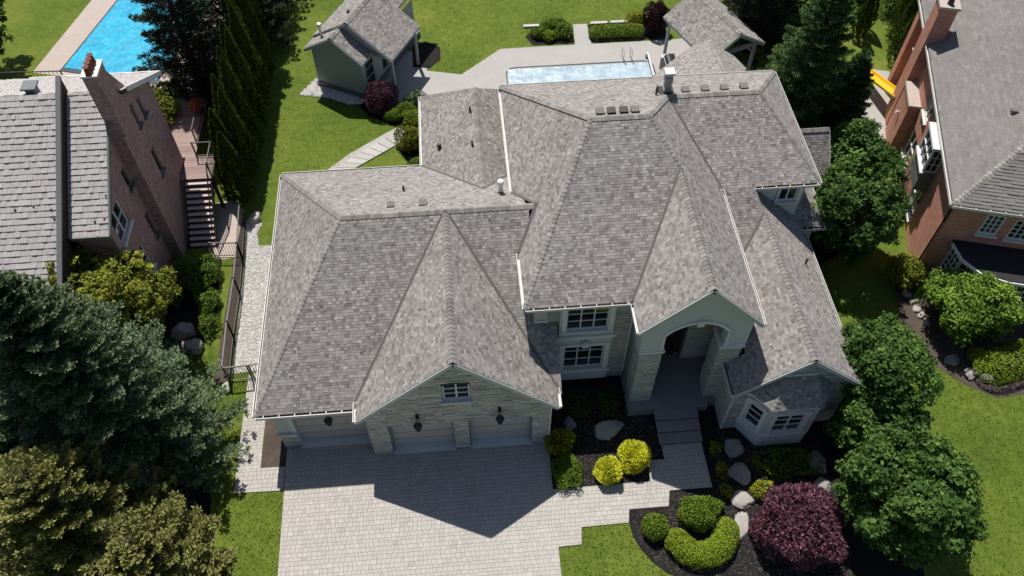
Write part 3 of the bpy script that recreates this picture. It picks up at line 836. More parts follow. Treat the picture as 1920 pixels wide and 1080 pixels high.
# --- walls (backing) and stones
SX, NX, EX, WX = (1, 0), (0, -1), (1, 0), (-1, 0)
st = Pieces("stone", MT["stone"], None, 300)
def stone_wall(o, d, n, poly, ops, depth=0.25):
    wall_panel(o, d, n, poly, ops, depth).build("wall", MT["mortar"], house)
    stones(st, o, d, n, poly, ops)
st.parent = house
# garage gable front  (Y = 0.03)
GO = (0.0, 0.03)
gop = [(-3.72, -1.06, 0.0, 2.45), (-0.45, 2.18, 0.0, 2.45), (-1.36, -0.26, 4.12, 5.45)]
gpoly = [(-4.5, 0), (2.85, 0), (2.85, 3.45), (-0.82, 6.98), (-4.5, 3.45)]
stone_wall(GO, (1, 0), (0, -1), gpoly, gop, 0.35)
# garage sides
stone_wall((-4.5, 0.03), (0, 1), (-1, 0), [(0, 0), (0.66, 0), (0.66, 3.3), (0, 3.3)], [])
stone_wall((2.85, 0.03), (0, 1), (1, 0), [(0, 0), (3.1, 0), (3.1, 3.4), (0, 3.4)], [])
# third bay front, stucco with a stone base
O3 = (0.0, 0.70)
p3 = [(-8.35, 0), (-4.5, 0), (-4.5, 3.15), (-8.35, 3.15)]
ops3 = [(-7.62, -4.72, 0, 2.45)]
wall_panel(O3, (1, 0), (0, -1), p3, ops3, 0.3).build("wall", MT["stucco"], house)
stones(st, O3, (1, 0), (0, -1), [(-8.35, 0), (-7.66, 0), (-7.66, 1.1), (-8.35, 1.1)], [])
stones(st, O3, (1, 0), (0, -1), [(-4.7, 0), (-4.5, 0), (-4.5, 1.3), (-4.7, 1.3)], [])
mk("wall_cap", *box(-8.42, -7.62, 0.58, 0.72, 1.1, 1.26), MT["trim"], house)
mk("wall_cap", *box(-4.72, -4.52, 0.60, 0.72, 1.3, 1.42), MT["trim"], house)
wall_panel((-8.35, 0.7), (0, 1), (-1, 0), [(0, 0), (12.8, 0), (12.8, 3.15), (0, 3.15)], [(4, 4.9, 0.9, 2.2)], 0.2).build("wall", MT["stucco"], house)
arch = MB()
for k in range(9):
    t0, t1 = k / 9, (k + 1) / 9
    za, zb = 2.45 + 0.14 * math.sin(math.pi * t0), 2.45 + 0.14 * math.sin(math.pi * t1)
    xa, xb = -7.62 + 2.9 * t0, -7.62 + 2.9 * t1
    arch.add([(xa, 0.66, za), (xb, 0.66, zb), (xb, 0.66, zb + 0.16), (xa, 0.66, za + 0.16), (xa, 0.72, za), (xb, 0.72, zb), (xb, 0.72, zb + 0.16), (xa, 0.72, za + 0.16)], BOXF)
arch.box(-7.78, -7.62, 0.66, 0.72, 1.27, 2.6)
arch.build("door_surround", MT["trim"], house)

def garage_door(x0, x1, y, z1=2.45):
    g = MB().box(x0, x1, y, y + 0.06, 0.05, z1, 0.5).build("garage_door", MT["gdoor"], house)
    for r in range(4):
        for c in range(4):
            a = x0 + (x1 - x0) * (c + 0.06) / 4; b = x0 + (x1 - x0) * (c + 0.94) / 4
            lo = 0.07 + (z1 - 0.07) * (r + 0.08) / 4; hi = 0.07 + (z1 - 0.07) * (r + 0.92) / 4
            mk("panel", *box(a, b, y - 0.02, y - 0.0005, lo, hi), MT["gdoor"], g, tint=0.5)
    mk("threshold", *box(x0 - 0.0, x1 + 0.0, y - 0.42, y - 0.002, 0.012, 0.06), MT["trim_white"], g)
    return g
garage_door(-3.72, -1.06, 0.36); garage_door(-0.45, 2.18, 0.36); garage_door(-7.62, -4.72, 0.98)
for a, b in ((-3.72, -1.06), (-0.45, 2.18)):
    for x in (a + 0.002, b - 0.062):
        mk("door_jamb", *box(x, x + 0.06, 0.1, 0.32, 0.062, 2.44), MT["mortar"], house)
window(house, GO, (1, 0), (0, -1), -1.34, -0.28, 4.16, 5.36, 2, 3, off=-0.1, label="small twin casement window high in the garage gable")
mk("window_arch", *tube([(-1.36, 0.02, 5.42), (-1.1, 0.02, 5.5), (-0.81, 0.02, 5.53), (-0.52, 0.02, 5.5), (-0.26, 0.02, 5.42)], [0.06] * 5, 6), MT["dark_metal"], house)
# main front wall (Y = 3.05) around the bow
MO = (0.0, 3.05)
stone_wall(MO, (1, 0), (0, -1), [(2.5, 3.2), (6.62, 0.0), (6.62, 6.1), (2.5, 6.1)] if False else [(2.5, 0), (6.62, 0), (6.62, 6.1), (2.5, 6.1)], [(3.6, 5.7, 0.4, 6.0)])
stone_wall((2.5, 3.05), (0, 1), (-1, 0), [(0, 3.2), (12.6, 3.2), (12.6, 6.1), (0, 6.1)], [])
stone_wall((15.2, 8.72), (0, 1), (1, 0), [(0, 0), (6.9, 0), (6.9, 6.1), (0, 6.1)], [])
wall_panel((2.5, 15.65), (1, 0), (0, 1), [(0, 0), (12.7, 0), (12.7, 6.1), (0, 6.1)], [(1, 3, 0.3, 2.4), (5, 7, 3.4, 5.2)], 0.2).build("wall", MT["stucco"], house)
mk("corbel", *box(2.5, 2.98, 2.78, 3.04, 5.2, 6.0), MT["stone"], house, tint=0.5)
mk("corbel_base", *box(2.46, 3.02, 2.74, 3.06, 5.1, 5.2), MT["trim"], house)
# bow window: two-storey stucco box
bow = MB()
wall_panel((0, 2.80), (1, 0), (0, -1), [(3.5, 0.32), (5.78, 0.32), (5.78, 6.05), (3.5, 6.05)], [(3.78, 5.5, 4.3, 5.86), (3.78, 5.5, 1.35, 3.1)], 0.2, bow)
bow.add([(3.5, 2.8, 0.32), (3.5, 2.8, 6.05), (3.5, 3.06, 6.05), (3.5, 3.06, 0.32)], [(0, 1, 2, 3)])
bow.add([(5.78, 2.8, 0.32), (5.78, 3.06, 0.32), (5.78, 3.06, 6.05), (5.78, 2.8, 6.05)], [(0, 1, 2, 3)])
bow.add([(3.5, 2.8, 0.32), (3.5, 3.06, 0.32), (5.78, 3.06, 0.32), (5.78, 2.8, 0.32)], [(0, 1, 2, 3)])
bow.build("bow_wall", MT["stucco"], house)
BO = (0, 2.80)
window(house, BO, (1, 0), (0, -1), 3.78, 5.5, 4.3, 5.86, 3, 3, off=-0.08, fw=0.05, bw=0.024, surround=0.2, transom=(0.34, 0.68), label="upper triple window above the other in the stucco bow")
window(house, BO, (1, 0), (0, -1), 3.78, 5.5, 1.35, 3.1, 3, 3, off=-0.08, fw=0.05, bw=0.024, surround=0.2, transom=(0.34, 0.72), label="lower triple window in the stucco bow")
mb = MB()
mb.box(3.42, 5.86, 2.70, 2.798, 3.72, 3.9); mb.box(3.44, 5.84, 2.70, 2.798, 1.08, 1.22)
mb.build("string_course", MT["trim"], house)
mk("keystone", *prism([(4.50, 2.62), (4.78, 2.62), (4.74, 2.72), (4.54, 2.72)], 3.14, 3.5), MT["trim"], house)

# entry portico
for x0, lb in ((6.6, "left"), (9.87, "right")):
    col = MB().box(x0 + 0.03, x0 + 0.90, 1.43, 2.28, 0.3, 4.4).build("column", MT["mortar"], house)
    for o, d, n, L in (((x0 + 0.03, 1.43), (1, 0), (0, -1), 0.87), ((x0 + 0.03, 1.43), (0, 1), (-1, 0), 0.85), ((x0 + 0.90, 1.43), (0, 1), (1, 0), 0.85)):
        stones(st, o, d, n, [(0, 0.3), (L, 0.3), (L, 4.4), (0, 4.4)], [])
    mb = MB()
    mb.box(x0 - 0.06, x0 + 0.99, 1.34, 2.36, 4.4, 4.52); mb.box(x0 - 0.02, x0 + 0.95, 1.38, 2.3, 4.52, 4.6)
    mb.build("capital", MT["trim"], house)
fr = MB()      # stucco gable with the arched opening
N = 14
xl, xr, zs, zt = 7.42, 9.98, 5.6, 6.36
pts = [(xl, 4.6), (xl, zs)] + [(xl + (xr - xl) * k / N, zs + (zt - zs) * (math.sin(math.pi * k / N) ** 0.7)) for k in range(1, N)] + [(xr, zs), (xr, 4.6)]
outer = lambda x: 6.05 if not (6.36 < x < 11.14) else 8.6 - abs(x - 8.75) * 1.04
for k in range(len(pts) - 1):
    a, b = pts[k], pts[k + 1]
    if abs(b[0] - a[0]) < 1e-6: continue
    fr.add([(a[0], 1.40, a[1]), (b[0], 1.40, b[1]), (b[0], 1.40, outer(b[0])), (a[0], 1.40, outer(a[0]))], [(0, 1, 2, 3)])
    fr.add([(a[0], 1.40, a[1]), (a[0], 1.9, a[1]), (b[0], 1.9, b[1]), (b[0], 1.40, b[1])], [(0, 1, 2, 3)])
for a, b in ((6.56, xl), (xr, 10.86)):
    fr.add([(a, 1.40, 4.6), (b, 1.40, 4.6), (b, 1.40, outer(b)), (a, 1.40, outer(a))], [(0, 1, 2, 3)])
fr.add([(xl, 1.40, 4.6), (xl, 1.9, 4.6), (xl, 1.9, zs), (xl, 1.40, zs)], [(0, 1, 2, 3)])
fr.add([(xr, 1.40, 4.6), (xr, 1.40, zs), (xr, 1.9, zs), (xr, 1.9, 4.6)], [(0, 1, 2, 3)])
fr.add([(6.56, 1.40, 4.6), (6.56, 1.40, 6.3), (6.56, 3.05, 6.3), (6.56, 3.05, 4.6)], [(0, 1, 2, 3)])
fr.add([(10.86, 1.40, 4.6), (10.86, 3.4, 4.6), (10.86, 3.4, 6.25), (10.86, 1.40, 6.25)], [(0, 1, 2, 3)])
fr.build("portico_gable", MT["stucco"], house)
at_ = MB()
for k in range(len(pts) - 1):
    a, b = pts[k], pts[k + 1]
    at_.add(*bar((a[0], 1.37, a[1] + 0.05), (b[0], 1.37, b[1] + 0.05), 0.08, 0.12))
at_.build("arch_trim", MT["trim_white"], house)
mk("keystone", *prism([(8.56, 1.28), (8.84, 1.28), (8.80, 1.40), (8.60, 1.40)], 6.2, 6.55), MT["trim_white"], house)
# entry recess: side and back walls, door
stone_wall((0, 3.45), (1, 0), (0, -1), [(9.25, 0.3), (10.9, 0.3), (10.9, 6.0), (9.25, 6.0)], [])
wall_panel((0, 3.75), (1, 0), (0, -1), [(6.6, 0.3), (9.25, 0.3), (9.25, 6.0), (6.6, 6.0)], [], 0.1).build("wall", MT["dark_wood"], house)
wall_panel((9.25, 3.45), (0, 1), (-1, 0), [(0, 0.3), (0.3, 0.3), (0.3, 6), (0, 6)], [], 0.1).build("wall", MT["mortar"], house)
stone_wall((10.95, 2.2), (0, 1), (-1, 0), [(0, 0.3), (1.3, 0.3), (1.3, 6.0), (0, 6.0)], [])
stone_wall((6.62, 1.8), (0, 1), (1, 0), [(0, 0.3), (1.95, 0.3), (1.95, 6.0), (0, 6.0)], [])
fd = thing  # entrance door
edoor = MB().box(7.05, 8.95, 3.66, 3.74, 0.5, 3.2).build("front_door", MT["dark_wood"], house)
for k in range(2):
    for z0, z1 in ((0.7, 1.5), (1.65, 3.0)):
        mk("door_panel", *box(7.15 + k * 0.92, 7.93 + k * 0.92, 3.63, 3.658, z0, z1), MT["glass" if z0 > 1.6 else "dark_wood"], edoor)
mk("door_handle", *tube([(7.98, 3.6, 1.3), (7.98, 3.6, 1.75)], [0.02, 0.02], 6), MT["grey_metal"], edoor)
mk("portico_ceiling", *box(6.6, 10.9, 1.92, 3.74, 6.0, 6.04), MT["stucco"], house)
porch = MB()
porch.box(6.5, 10.0, 0.93, 3.75, 0.0, 0.5); porch.box(10.0, 10.95, 1.15, 3.45, 0.0, 0.5)
porch.build("porch_floor", MT["step"], house)
steps = thing("porch_steps", (8.55, 0.2, 0), "three broad stone steps up to the arched porch", "steps")
for k, (y0, y1, z) in enumerate(((0.45, 0.925, 0.41), (-0.06, 0.45, 0.28), (-0.57, -0.06, 0.15))):
    mb = MB()
    V, F = prism([(7.62, y0 - 0.02), (9.5, y0 - 0.02), (9.5, y1), (7.62, y1)], 0.02 if k == 2 else 0.02, z - 0.05)
    mb.add([(7.66 if abs(v[0] - 7.62) < .01 else 9.46, max(v[1], y0 + 0.03), v[2]) for v in V], F, 0.25)
    mb.add(*prism([(7.62, y0 - 0.02), (9.5, y0 - 0.02), (9.5, y1 - 0.003), (7.62, y1 - 0.003)], z - 0.05, z), 0.6)
    mb.build("tread", MT["step"], steps)

# right wing front (Y = 0.05) with its bay
WO = (0, 0.05)
stone_wall(WO, (1, 0), (0, -1), [(10.45, 0), (15.3, 0), (15.3, 3.35), (13.0, 5.3), (10.45, 3.2)], [])
stone_wall((10.45, 0.05), (0, 1), (-1, 0), [(0, 0), (3.3, 0), (3.3, 3.15), (0, 3.15)], [])
stone_wall((15.3, 0.05), (0, 1), (1, 0), [(0, 0), (8.7, 0), (8.7, 3.25), (0, 3.25)], [(2, 3.2, 1, 2.2)])
wall_panel((0, 8.74), (1, 0), (0, -1), [(11.2, 3.2), (15.2, 3.2), (15.2, 6.1), (11.2, 6.1)], [(14.1, 14.95, 4.75, 5.9)], 0.2).build("wall", MT["trim"], house)
window(house, (0, 8.74), (1, 0), (0, -1), 14.1, 14.95, 4.75, 5.9, 2, 1, off=-0.06, fmat="trim_white", surround=0.12, label="white framed upper window under the right eave")
wall_panel((0, 8.68), (1, 0), (0, -1), [(15.2, 0), (16.4, 0), (16.4, 3.25), (15.2, 3.25)], [], 0.1).build("wall", MT["stucco"], house)
wall_panel((16.4, 8.68), (0, 1), (1, 0), [(0, 0), (4.3, 0), (4.3, 3.25), (0, 3.25)], [], 0.1).build("wall", MT["stucco"], house)
wall_panel((17.55, 11.6), (0, 1), (1, 0), [(0, 0), (2.8, 0), (2.8, 3.25), (1.4, 4.8), (0, 3.25)], [], 0.1).build("wall", MT["stucco"], house)
wall_panel((0, 11.6), (1, 0), (0, -1), [(16.4, 0), (17.55, 0), (17.55, 3.25), (16.4, 3.25)], [], 0.1).build("wall", MT["stucco"], house)
BAY = [(10.98, 0.05), (11.74, -0.88), (13.62, -0.88), (14.42, 0.05)]
bz = 3.25
low = MB()
low.add(*prism([(11.0, 0.03), (11.66, -0.93), (11.8, -0.98), (13.55, -0.98), (13.68, -0.93), (14.42, 0.03)], 0.1, 0.95))
low.build("bay_base", MT["stucco"], house)
for k in range(3):
    a, b = Vector(BAY[k]), Vector(BAY[k + 1])
    d = (b - a); L = d.length; d.normalize(); n = Vector((d.y, -d.x))
    s0, s1 = (0.24, L - 0.24) if k != 1 else (0.3, L - 0.3)
    wall_panel(tuple(a), tuple(d), tuple(n), [(0, 0.95), (L, 0.95), (L, bz), (0, bz)], [(s0, s1, 1.12, 2.62)], 0.15).build("bay_wall", MT["stucco"], house)
    window(house, tuple(a), tuple(d), tuple(n), s0, s1, 1.12, 2.62, 2 if k == 1 else 1, 3, off=-0.05, surround=0.13, sill=False, label=("two-leaf front window of the canted bay" if k == 1 else "narrow side window of the canted bay"))
    mb = MB(); N = 8
    for j in range(N):     # shallow arched head
        ta, tb = j / N, (j + 1) / N
        f = lambda t: P3(a, d, n, s0 - 0.12 + (s1 - s0 + 0.24) * t, 2.74 + 0.2 * math.sin(math.pi * t), 0.05)
        mb.add(*bar(f(ta), f(tb), 0.07, 0.12))
    mb.build("window_head", MT["trim"], house)
sl = MB()
for k in range(3):
    a, b = Vector(BAY[k]), Vector(BAY[k + 1])
    d = (b - a).normalized(); n = Vector((d.y, -d.x))
    sl.add(*bar((a.x + n.x * 0.05, a.y + n.y * 0.05, 0.99), (b.x + n.x * 0.05, b.y + n.y * 0.05, 0.99), 0.14, 0.1))
sl.build("bay_sill", MT["trim"], house)
be = [(10.9, -0.02, bz), (11.68, -1.0, bz), (13.70, -1.0, bz), (14.5, -0.02, bz)]
bt = [(12.25, -0.02, 4.28), (13.4, -0.02, 4.28)]
BS = [[be[0], be[1], bt[0]], [be[1], be[2], bt[1], bt[0]], [be[2], be[3], bt[1]]]
broof = roof_deck(BS, 0.1).build("bay_roof", MT["trim"], house)
for P in BS:
    mb = MB(); shingle_slope(P, mb, course=0.12); mb.build("shingles", MT["shingle"], broof, kind="stuff")
bc = Pieces("ridge_cap", MT["cap"], broof, 100)
cap_run(bc, be[1], bt[0], drop=0.5); cap_run(bc, be[2], bt[1], drop=0.5); bc.finish()
mk("bay_ledge", *bar((12.1, -0.04, 4.36), (13.5, -0.04, 4.36), 0.12, 0.1), MT["trim"], house)
st.finish("stone_field")

# downpipes
for p in ([(2.98, -0.02, 3.25), (2.9, -0.02, 3.0), (2.9, -0.02, 0.1)], [(10.4, -0.02, 3.1), (10.42, -0.02, 2.9), (10.42, -0.02, 0.1)], [(6.52, 2.95, 6.0), (6.52, 2.95, 0.1)]):
    mk("downpipe", *tube(p, [0.045] * len(p), 6), MT["trim"], house)

# roof furniture
def vent_box(x, y, z, s=0.15, m="grey_metal", hgt=0.16):
    mb = MB().box(x - s, x + s, y - s, y + s, z - 0.12, z + hgt * 0.55)
    mb.add(*prism([(x - s * 1.15, y - s * 1.15), (x + s * 1.15, y - s * 1.15), (x + s * 1.15, y + s * 1.15), (x - s * 1.15, y + s * 1.15)], z + hgt * 0.55, z + hgt))
    return mb.build("roof_vent", MT[m], roof)
MT["vent_grey"] = flat("roof_vent_brown_grey", (0.17, 0.155, 0.145), 0.8)
for x, m in ((5.77, "vent_grey"), (6.24, "dark_metal"), (6.75, "dark_metal"), (7.22, "vent_grey")): vent_box(x, 9.85, 9.6, m=m)
for x in (10.22, 11.12, 11.99, 12.89): vent_box(x, 12.82, 7.95, m="vent_grey")
vent_box(-1.75, 8.1, 6.68, 0.15, "vent_grey"); vent_box(-3.11, 8.1, 6.68, 0.13, "vent_grey")
def pipe(x, y, z0, h, r, m, cap=True, hood=1.5):
    mb = MB().add(*tube([(x, y, z0 - 0.15), (x, y, z0 + h)], [r, r], 10))
    if cap: mb.add(*tube([(x, y, z0 + h), (x, y, z0 + h + 0.05), (x, y, z0 + h + 0.16), (x, y, z0 + h + 0.2)], [r * hood, r * hood * 1.1, r * hood * 1.1, r * hood * .8], 12))
    return mb.build("vent_pipe", MT[m], roof)
pipe(1.59, 8.98, 6.1, 0.62, 0.09, "trim_white")
mk("pipe_collar", *tube([(1.59, 8.98, 6.0), (1.59, 8.98, 6.25)], [0.2, 0.11], 10), MT["dark_metal"], roof)
for x, y, z in ((-2.68, 10.1, 5.47), (0.55, 15.13, 5.42), (0.53, 12.8, 5.4), (-1.06, 14.21, 4.0), (14.7, 5.58, 4.09), (8.81, 12.5, 8.1)):
    pipe(x, y, z, 0.34 if x != 8.81 else 0.5, 0.05 if x != -1.06 else 0.1, "dark_metal", False)
MT["siding_grey"] = flat("flue_metal", (0.30, 0.30, 0.295), 0.5)
fl = MB()
fl.box(9.15, 9.49, 12.57, 12.91, 7.8, 8.3); fl.box(9.18, 9.46, 12.6, 12.88, 8.3, 8.62); fl.box(9.15, 9.49, 12.57, 12.91, 8.62, 8.92); fl.box(9.18, 9.46, 12.6, 12.88, 8.92, 9.12)
flue = fl.build("chimney_flue", MT["siding_grey"], roof)
mk("flue_cap", *box(9.1, 9.54, 12.52, 12.96, 9.12, 9.22), MT["trim_white"], flue)
mk("flue_base", *box(9.0, 9.64, 12.38, 13.05, 7.8, 8.14), MT["dark_metal"], flue)

# wall lanterns
def lantern(x, y, z, label):
    t = thing("wall_lantern", (x, y, z), label, "lantern", "black lanterns over the garage doors")
    mk("bracket", *tube([(x, y, z + 0.55), (x, y - 0.2, z + 0.72), (x, y - 0.3, z + 0.62), (x, y - 0.3, z + 0.5)], [0.025] * 4, 6), MT["dark_metal"], t)
    mk("back_plate", *box(x - 0.06, x + 0.06, y - 0.03, y - 0.001, z + 0.4, z + 0.78), MT["dark_metal"], t)
    mk("hood", *tube([(x, y - 0.3, z + 0.36), (x, y - 0.3, z + 0.44), (x, y - 0.3, z + 0.52)], [0.19, 0.12, 0.03], 6), MT["dark_metal"], t)
    mk("lamp_glass", *tube([(x, y - 0.3, z), (x, y - 0.3, z + 0.36)], [0.08, 0.15], 6), MT["glass"], t)
    mb = MB()
    for k in range(6):
        a = math.pi / 3 * k
        mb.add(*bar((x + 0.085 * math.cos(a), y - 0.3 + 0.085 * math.sin(a), z), (x + 0.16 * math.cos(a), y - 0.3 + 0.16 * math.sin(a), z + 0.37), 0.025))
    mb.add(*tube([(x, y - 0.3, z - 0.1), (x, y - 0.3, z)], [0.02, 0.09], 6))
    mb.build("cage", MT["dark_metal"], t)
lantern(-2.45, 0.0, 2.55, "black lantern over the middle garage door")
lantern(0.83, 0.0, 2.65, "black lantern over the right garage door, under the gable's right slope")
lantern(-6.05, 0.66, 2.35, "black lantern half hidden under the eave over the left garage door")
# ------------------------------------------------------------------ neighbour on the left
lh = thing("brick_house", (-20, 12, 0), "purple brown brick neighbour house with pale shingle roof at the left edge", "house")
EXW = (0, 1)
def east(x, y0, y1, poly, ops, m="brick_l", depth=0.18):
    return wall_panel((x, 0), (0, 1), (1, 0), poly, ops, depth).build("wall", MT[m], lh)
rz = lambda y: 9.7 - abs(y - 12.8) * 0.585
opsA = [(8.35, 9.75, 5.0, 6.5), (8.45, 9.75, 1.9, 3.6), (11.0, 11.5, 5.6, 6.7), (11.1, 11.5, 2.2, 3.8)]
east(-14.8, 7.9, 11.6, [(7.9, 0), (11.6, 0), (11.6, rz(11.6) - 0.1), (7.9, rz(7.9) - 0.1)], opsA)
wo = (-14.8, 0)
window(lh, wo, (0, 1), (1, 0), 8.35, 9.75, 5.0, 6.5, 2, 2, off=-0.08, fmat="trim_white", label="upper white framed window in the purple brick side wall")
window(lh, wo, (0, 1), (1, 0), 8.45, 9.75, 1.9, 3.6, 2, 3, off=-0.08, fmat="trim_white", label="lower white framed window in the purple brick side wall")
window(lh, wo, (0, 1), (1, 0), 11.0, 11.5, 5.6, 6.7, 1, 1, off=-0.08, fmat="grey_metal")
window(lh, wo, (0, 1), (1, 0), 11.1, 11.5, 2.2, 3.8, 1, 2, off=-0.08, fmat="grey_metal")
east(-14.25, 11.6, 16.2, [(11.6, 0), (16.2, 0), (16.2, rz(16.2) - 0.1), (13.3, rz(13.3) - 0.1), (11.6, rz(11.6) - 0.1)], [(13.3, 13.62, 7.2, 8.4), (13.3, 13.75, 4.2, 5.7), (14.2, 14.55, 7.0, 8.0)])
for a, b, c, e in ((13.3, 13.62, 7.2, 8.4), (13.3, 13.75, 4.2, 5.7), (14.2, 14.55, 7.0, 8.0)):
    window(lh, (-14.25, 0), (0, 1), (1, 0), a, b, c, e, 1, 1, off=-0.08, fw=0.05, fmat="grey_metal")
wall_panel((0, 11.6), (1, 0), (0, -1), [(-14.8, 0), (-14.25, 0), (-14.25, rz(11.6)), (-14.8, rz(11.6))], []).build("wall", MT["brick_l"], lh)
wall_panel((0, 7.9), (1, 0), (0, -1), [(-30, 0), (-14.8, 0), (-14.8, 6.6), (-30, 6.6)], [(-17.5, -16.2, 1, 3), (-17.5, -16.2, 4.4, 6)]).build("wall", MT["brick_l"], lh)
for c in (1, 4.4): window(lh, (0, 7.9), (1, 0), (0, -1), -17.5, -16.2, c, c + 1.6 if c > 2 else c + 2, 2, 2, off=-0.08, fmat="trim_white")
wall_panel((0, 16.2), (1, 0), (0, 1), [(-30, 0), (-14.25, 0), (-14.25, 7.5), (-30, 7.5)], []).build("wall", MT["brick_l"], lh)
# roof: raised left part, lower right part
L1 = [(-16.25, 7.5, 6.6), (-14.6, 7.5, 6.6), (-14.6, 12.8, 9.7), (-16.25, 12.8, 9.7)]
L2 = [(-14.6, 12.8, 9.7), (-14.0, 12.8, 9.7), (-14.0, 17.1, 7.19), (-30, 17.1, 7.19), (-30, 12.8, 9.7)]
L3 = [(-30, 5.6, 5.488), (-16.45, 5.6, 5.488), (-16.45, 12.8, 9.7), (-30, 12.8, 9.7)]
lroof = roof_deck([L1, L2, L3], 0.2).build("roof", MT["roof_under"], lh)
tl = Pieces("shingle", MT["tile_l"], lroof, 300)
for P in (L1, L3):
    shingle_slope(P, None, course=0.262, wr=(0.13, 0.23), thick=0.04, sig=0.13, dest=tl)
tl.finish("shingle_field")
for P in (L2,):
    mb = MB(); shingle_slope(P, mb, course=0.262, wr=(0.13, 0.23), thick=0.03); mb.build("shingles", MT["tile_l"], lroof, kind="stuff")
pw = [(-0.0, 5.55, 5.3), (0.0, 12.8, 9.55), (0.0, 13.0, 9.4), (0.0, 13.0, 10.32), (0.0, 12.8, 10.36), (0.0, 5.55, 6.12)]
mk("parapet_wall", [(-16.40, y, z) for _, y, z in pw] + [(-16.27, y, z) for _, y, z in pw], [(5, 4, 3, 2, 1, 0), (6, 7, 8, 9, 10, 11)] + [(i, (i + 1) % 6, 6 + (i + 1) % 6, 6 + i) for i in range(6)], MT["dark_brown"], lh)
mk("rake_board", *bar((-16.335, 5.5, 6.14), (-16.335, 13.0, 10.44), 0.2, 0.1), MT["grey_metal"], lh)
mk("rake_board", *bar((-14.58, 7.5, 6.62), (-14.58, 12.8, 9.72), 0.08, 0.16), MT["grey_metal"], lh)
mk("fascia", *bar((-16.2, 7.46, 6.55), (-14.58, 7.46, 6.55), 0.08, 0.18), MT["grey_metal"], lh)
mk("fascia", *bar((-13.95, 13.2, 9.45), (-13.95, 17.1, 7.17), 0.06, 0.22), MT["trim_white"], lh)
mk("fascia", *bar((-20, 17.14, 7.15), (-13.95, 17.14, 7.15), 0.06, 0.2), MT["trim_white"], lh)
ch = MB()
ch.add(*prism([(-14.72, 11.62), (-14.14, 11.62), (-14.14, 12.6), (-14.72, 12.6)], 8.2, 11.35))
ch.add([(-14.70, 12.6, 10.9), (-14.16, 12.6, 10.9), (-14.16, 13.7, 9.1), (-14.70, 13.7, 9.1), (-14.70, 12.6, 9.1), (-14.16, 12.6, 9.1)], [(0, 3, 2, 1), (1, 2, 5), (0, 4, 3)])
chim = ch.build("chimney", MT["brick_l"], lh)
mk("chimney_cap", *box(-14.76, -14.10, 11.58, 12.64, 11.35, 11.43), MT["trim_white"], chim)
for k in range(4):
    y = 11.72 + 0.25 * k
    mk("chimney_pot", *tube([(-14.43, y, 11.43), (-14.43, y, 11.52), (-14.43, y, 11.74), (-14.43, y, 11.8)], [0.14, 0.12, 0.1, 0.13], 10), MT["clay"], chim)
vb = MB().box(-18.0, -17.6, 13.0, 13.4, 9.2, 9.85); vb.box(-18.1, -17.5, 12.9, 13.5, 9.85, 9.93)
vb.build("roof_vent", MT["grey_metal"], lroof)
for k in range(14):
    x = random.uniform(-24, -14.7); y = random.uniform(7.9, 9.2)
    z = (rz(y) if x > -16.2 else 9.7 - (12.8 - y) * 0.585)
    mk("snow_guard", *box(x, x + 0.07, y, y + 0.07, z, z + 0.12), MT["dark_metal"], lroof)

# deck and stairs beside it
deck = thing("deck", (-13.5, 17.5, 0), "raised wooden deck beside the purple brick house", "deck")
y = 14.85
while y < 21:
    mk("board", *(box(-14.2, -12.62, y, y + 0.135, 2.24, 2.28) if y < 16.3 else box(-15.6, -13.7, y, y + 0.135, 2.24, 2.28)), MT["wood_deck"], deck, tint=random.random()); y += 0.145
for x, y in ((-12.7, 14.95), (-12.7, 16.2), (-13.8, 20.9), (-15.4, 20.9)):
    mk("post", *box(x - 0.07, x + 0.07, y - 0.07, y + 0.07, 0, 2.235), MT["dark_brown"], deck)
def railing(parent, a, b, h=1.0, gap=0.13, m="dark_metal"):
    a, b = Vector(a), Vector(b)
    mk("top_rail", *bar(a + Vector((0, 0, h)), b + Vector((0, 0, h)), 0.05), MT[m], parent)
    mk("bottom_rail", *bar(a + Vector((0, 0, 0.12)), b + Vector((0, 0, 0.12)), 0.04), MT[m], parent)
    n = max(1, int((b - a).length / gap))
    for k in range(n + 1):
        p = a.lerp(b, k / n)
        end = k in (0, n)
        if end: mk("post", *bar(p, p + Vector((0, 0, h + 0.05)), 0.06), MT[m], parent)
        else: mk("picket", *bar(p + Vector((0, 0, 0.12)), p + Vector((0, 0, h)), 0.018), MT[m], parent)
railing(deck, (-12.66, 14.9, 2.28), (-12.66, 16.35, 2.28), gap=0.18); railing(deck, (-13.6, 16.4, 2.28), (-12.72, 16.4, 2.28), gap=0.18); railing(deck, (-13.74, 17.4, 2.28), (-13.74, 20.9, 2.28), gap=0.2); railing(deck, (-15.5, 20.95, 2.28), (-13.8, 20.95, 2.28), gap=0.2)
stair = thing("staircase", (-13.2, 13.5, 0), "outdoor staircase with pale treads running down from the wooden deck", "stairs")
for k in range(11):
    y = 14.85 - 0.235 * (k + 1); z = 2.28 - 0.2 * (k + 1) + 0.02
    mk("tread", *box(-14.0, -12.75, y - 0.03, y + 0.185, z, z + 0.05), MT["tread"], stair, tint=0.7)
    mk("riser", *box(-13.98, -12.77, y + 0.187, y + 0.2, z - 0.12, z + 0.19), MT["dark_brown"], stair)
for x in (-14.03, -12.70):
    mk("stringer", *bar((x, 14.85, 2.1), (x, 12.2, -0.0), 0.05, 0.26), MT["dark_brown"], stair)
mk("handrail", *bar((-12.66, 14.85, 3.25), (-12.66, 12.2, 1.0), 0.05), MT["dark_metal"], stair)
for k in range(9):
    p = Vector((-12.66, 14.85, 2.25)).lerp(Vector((-12.66, 12.2, 0.0)), k / 8)
    mk("baluster", *bar(p, p + Vector((0, 0, 1.0)), 0.03), MT["dark_metal"], stair)
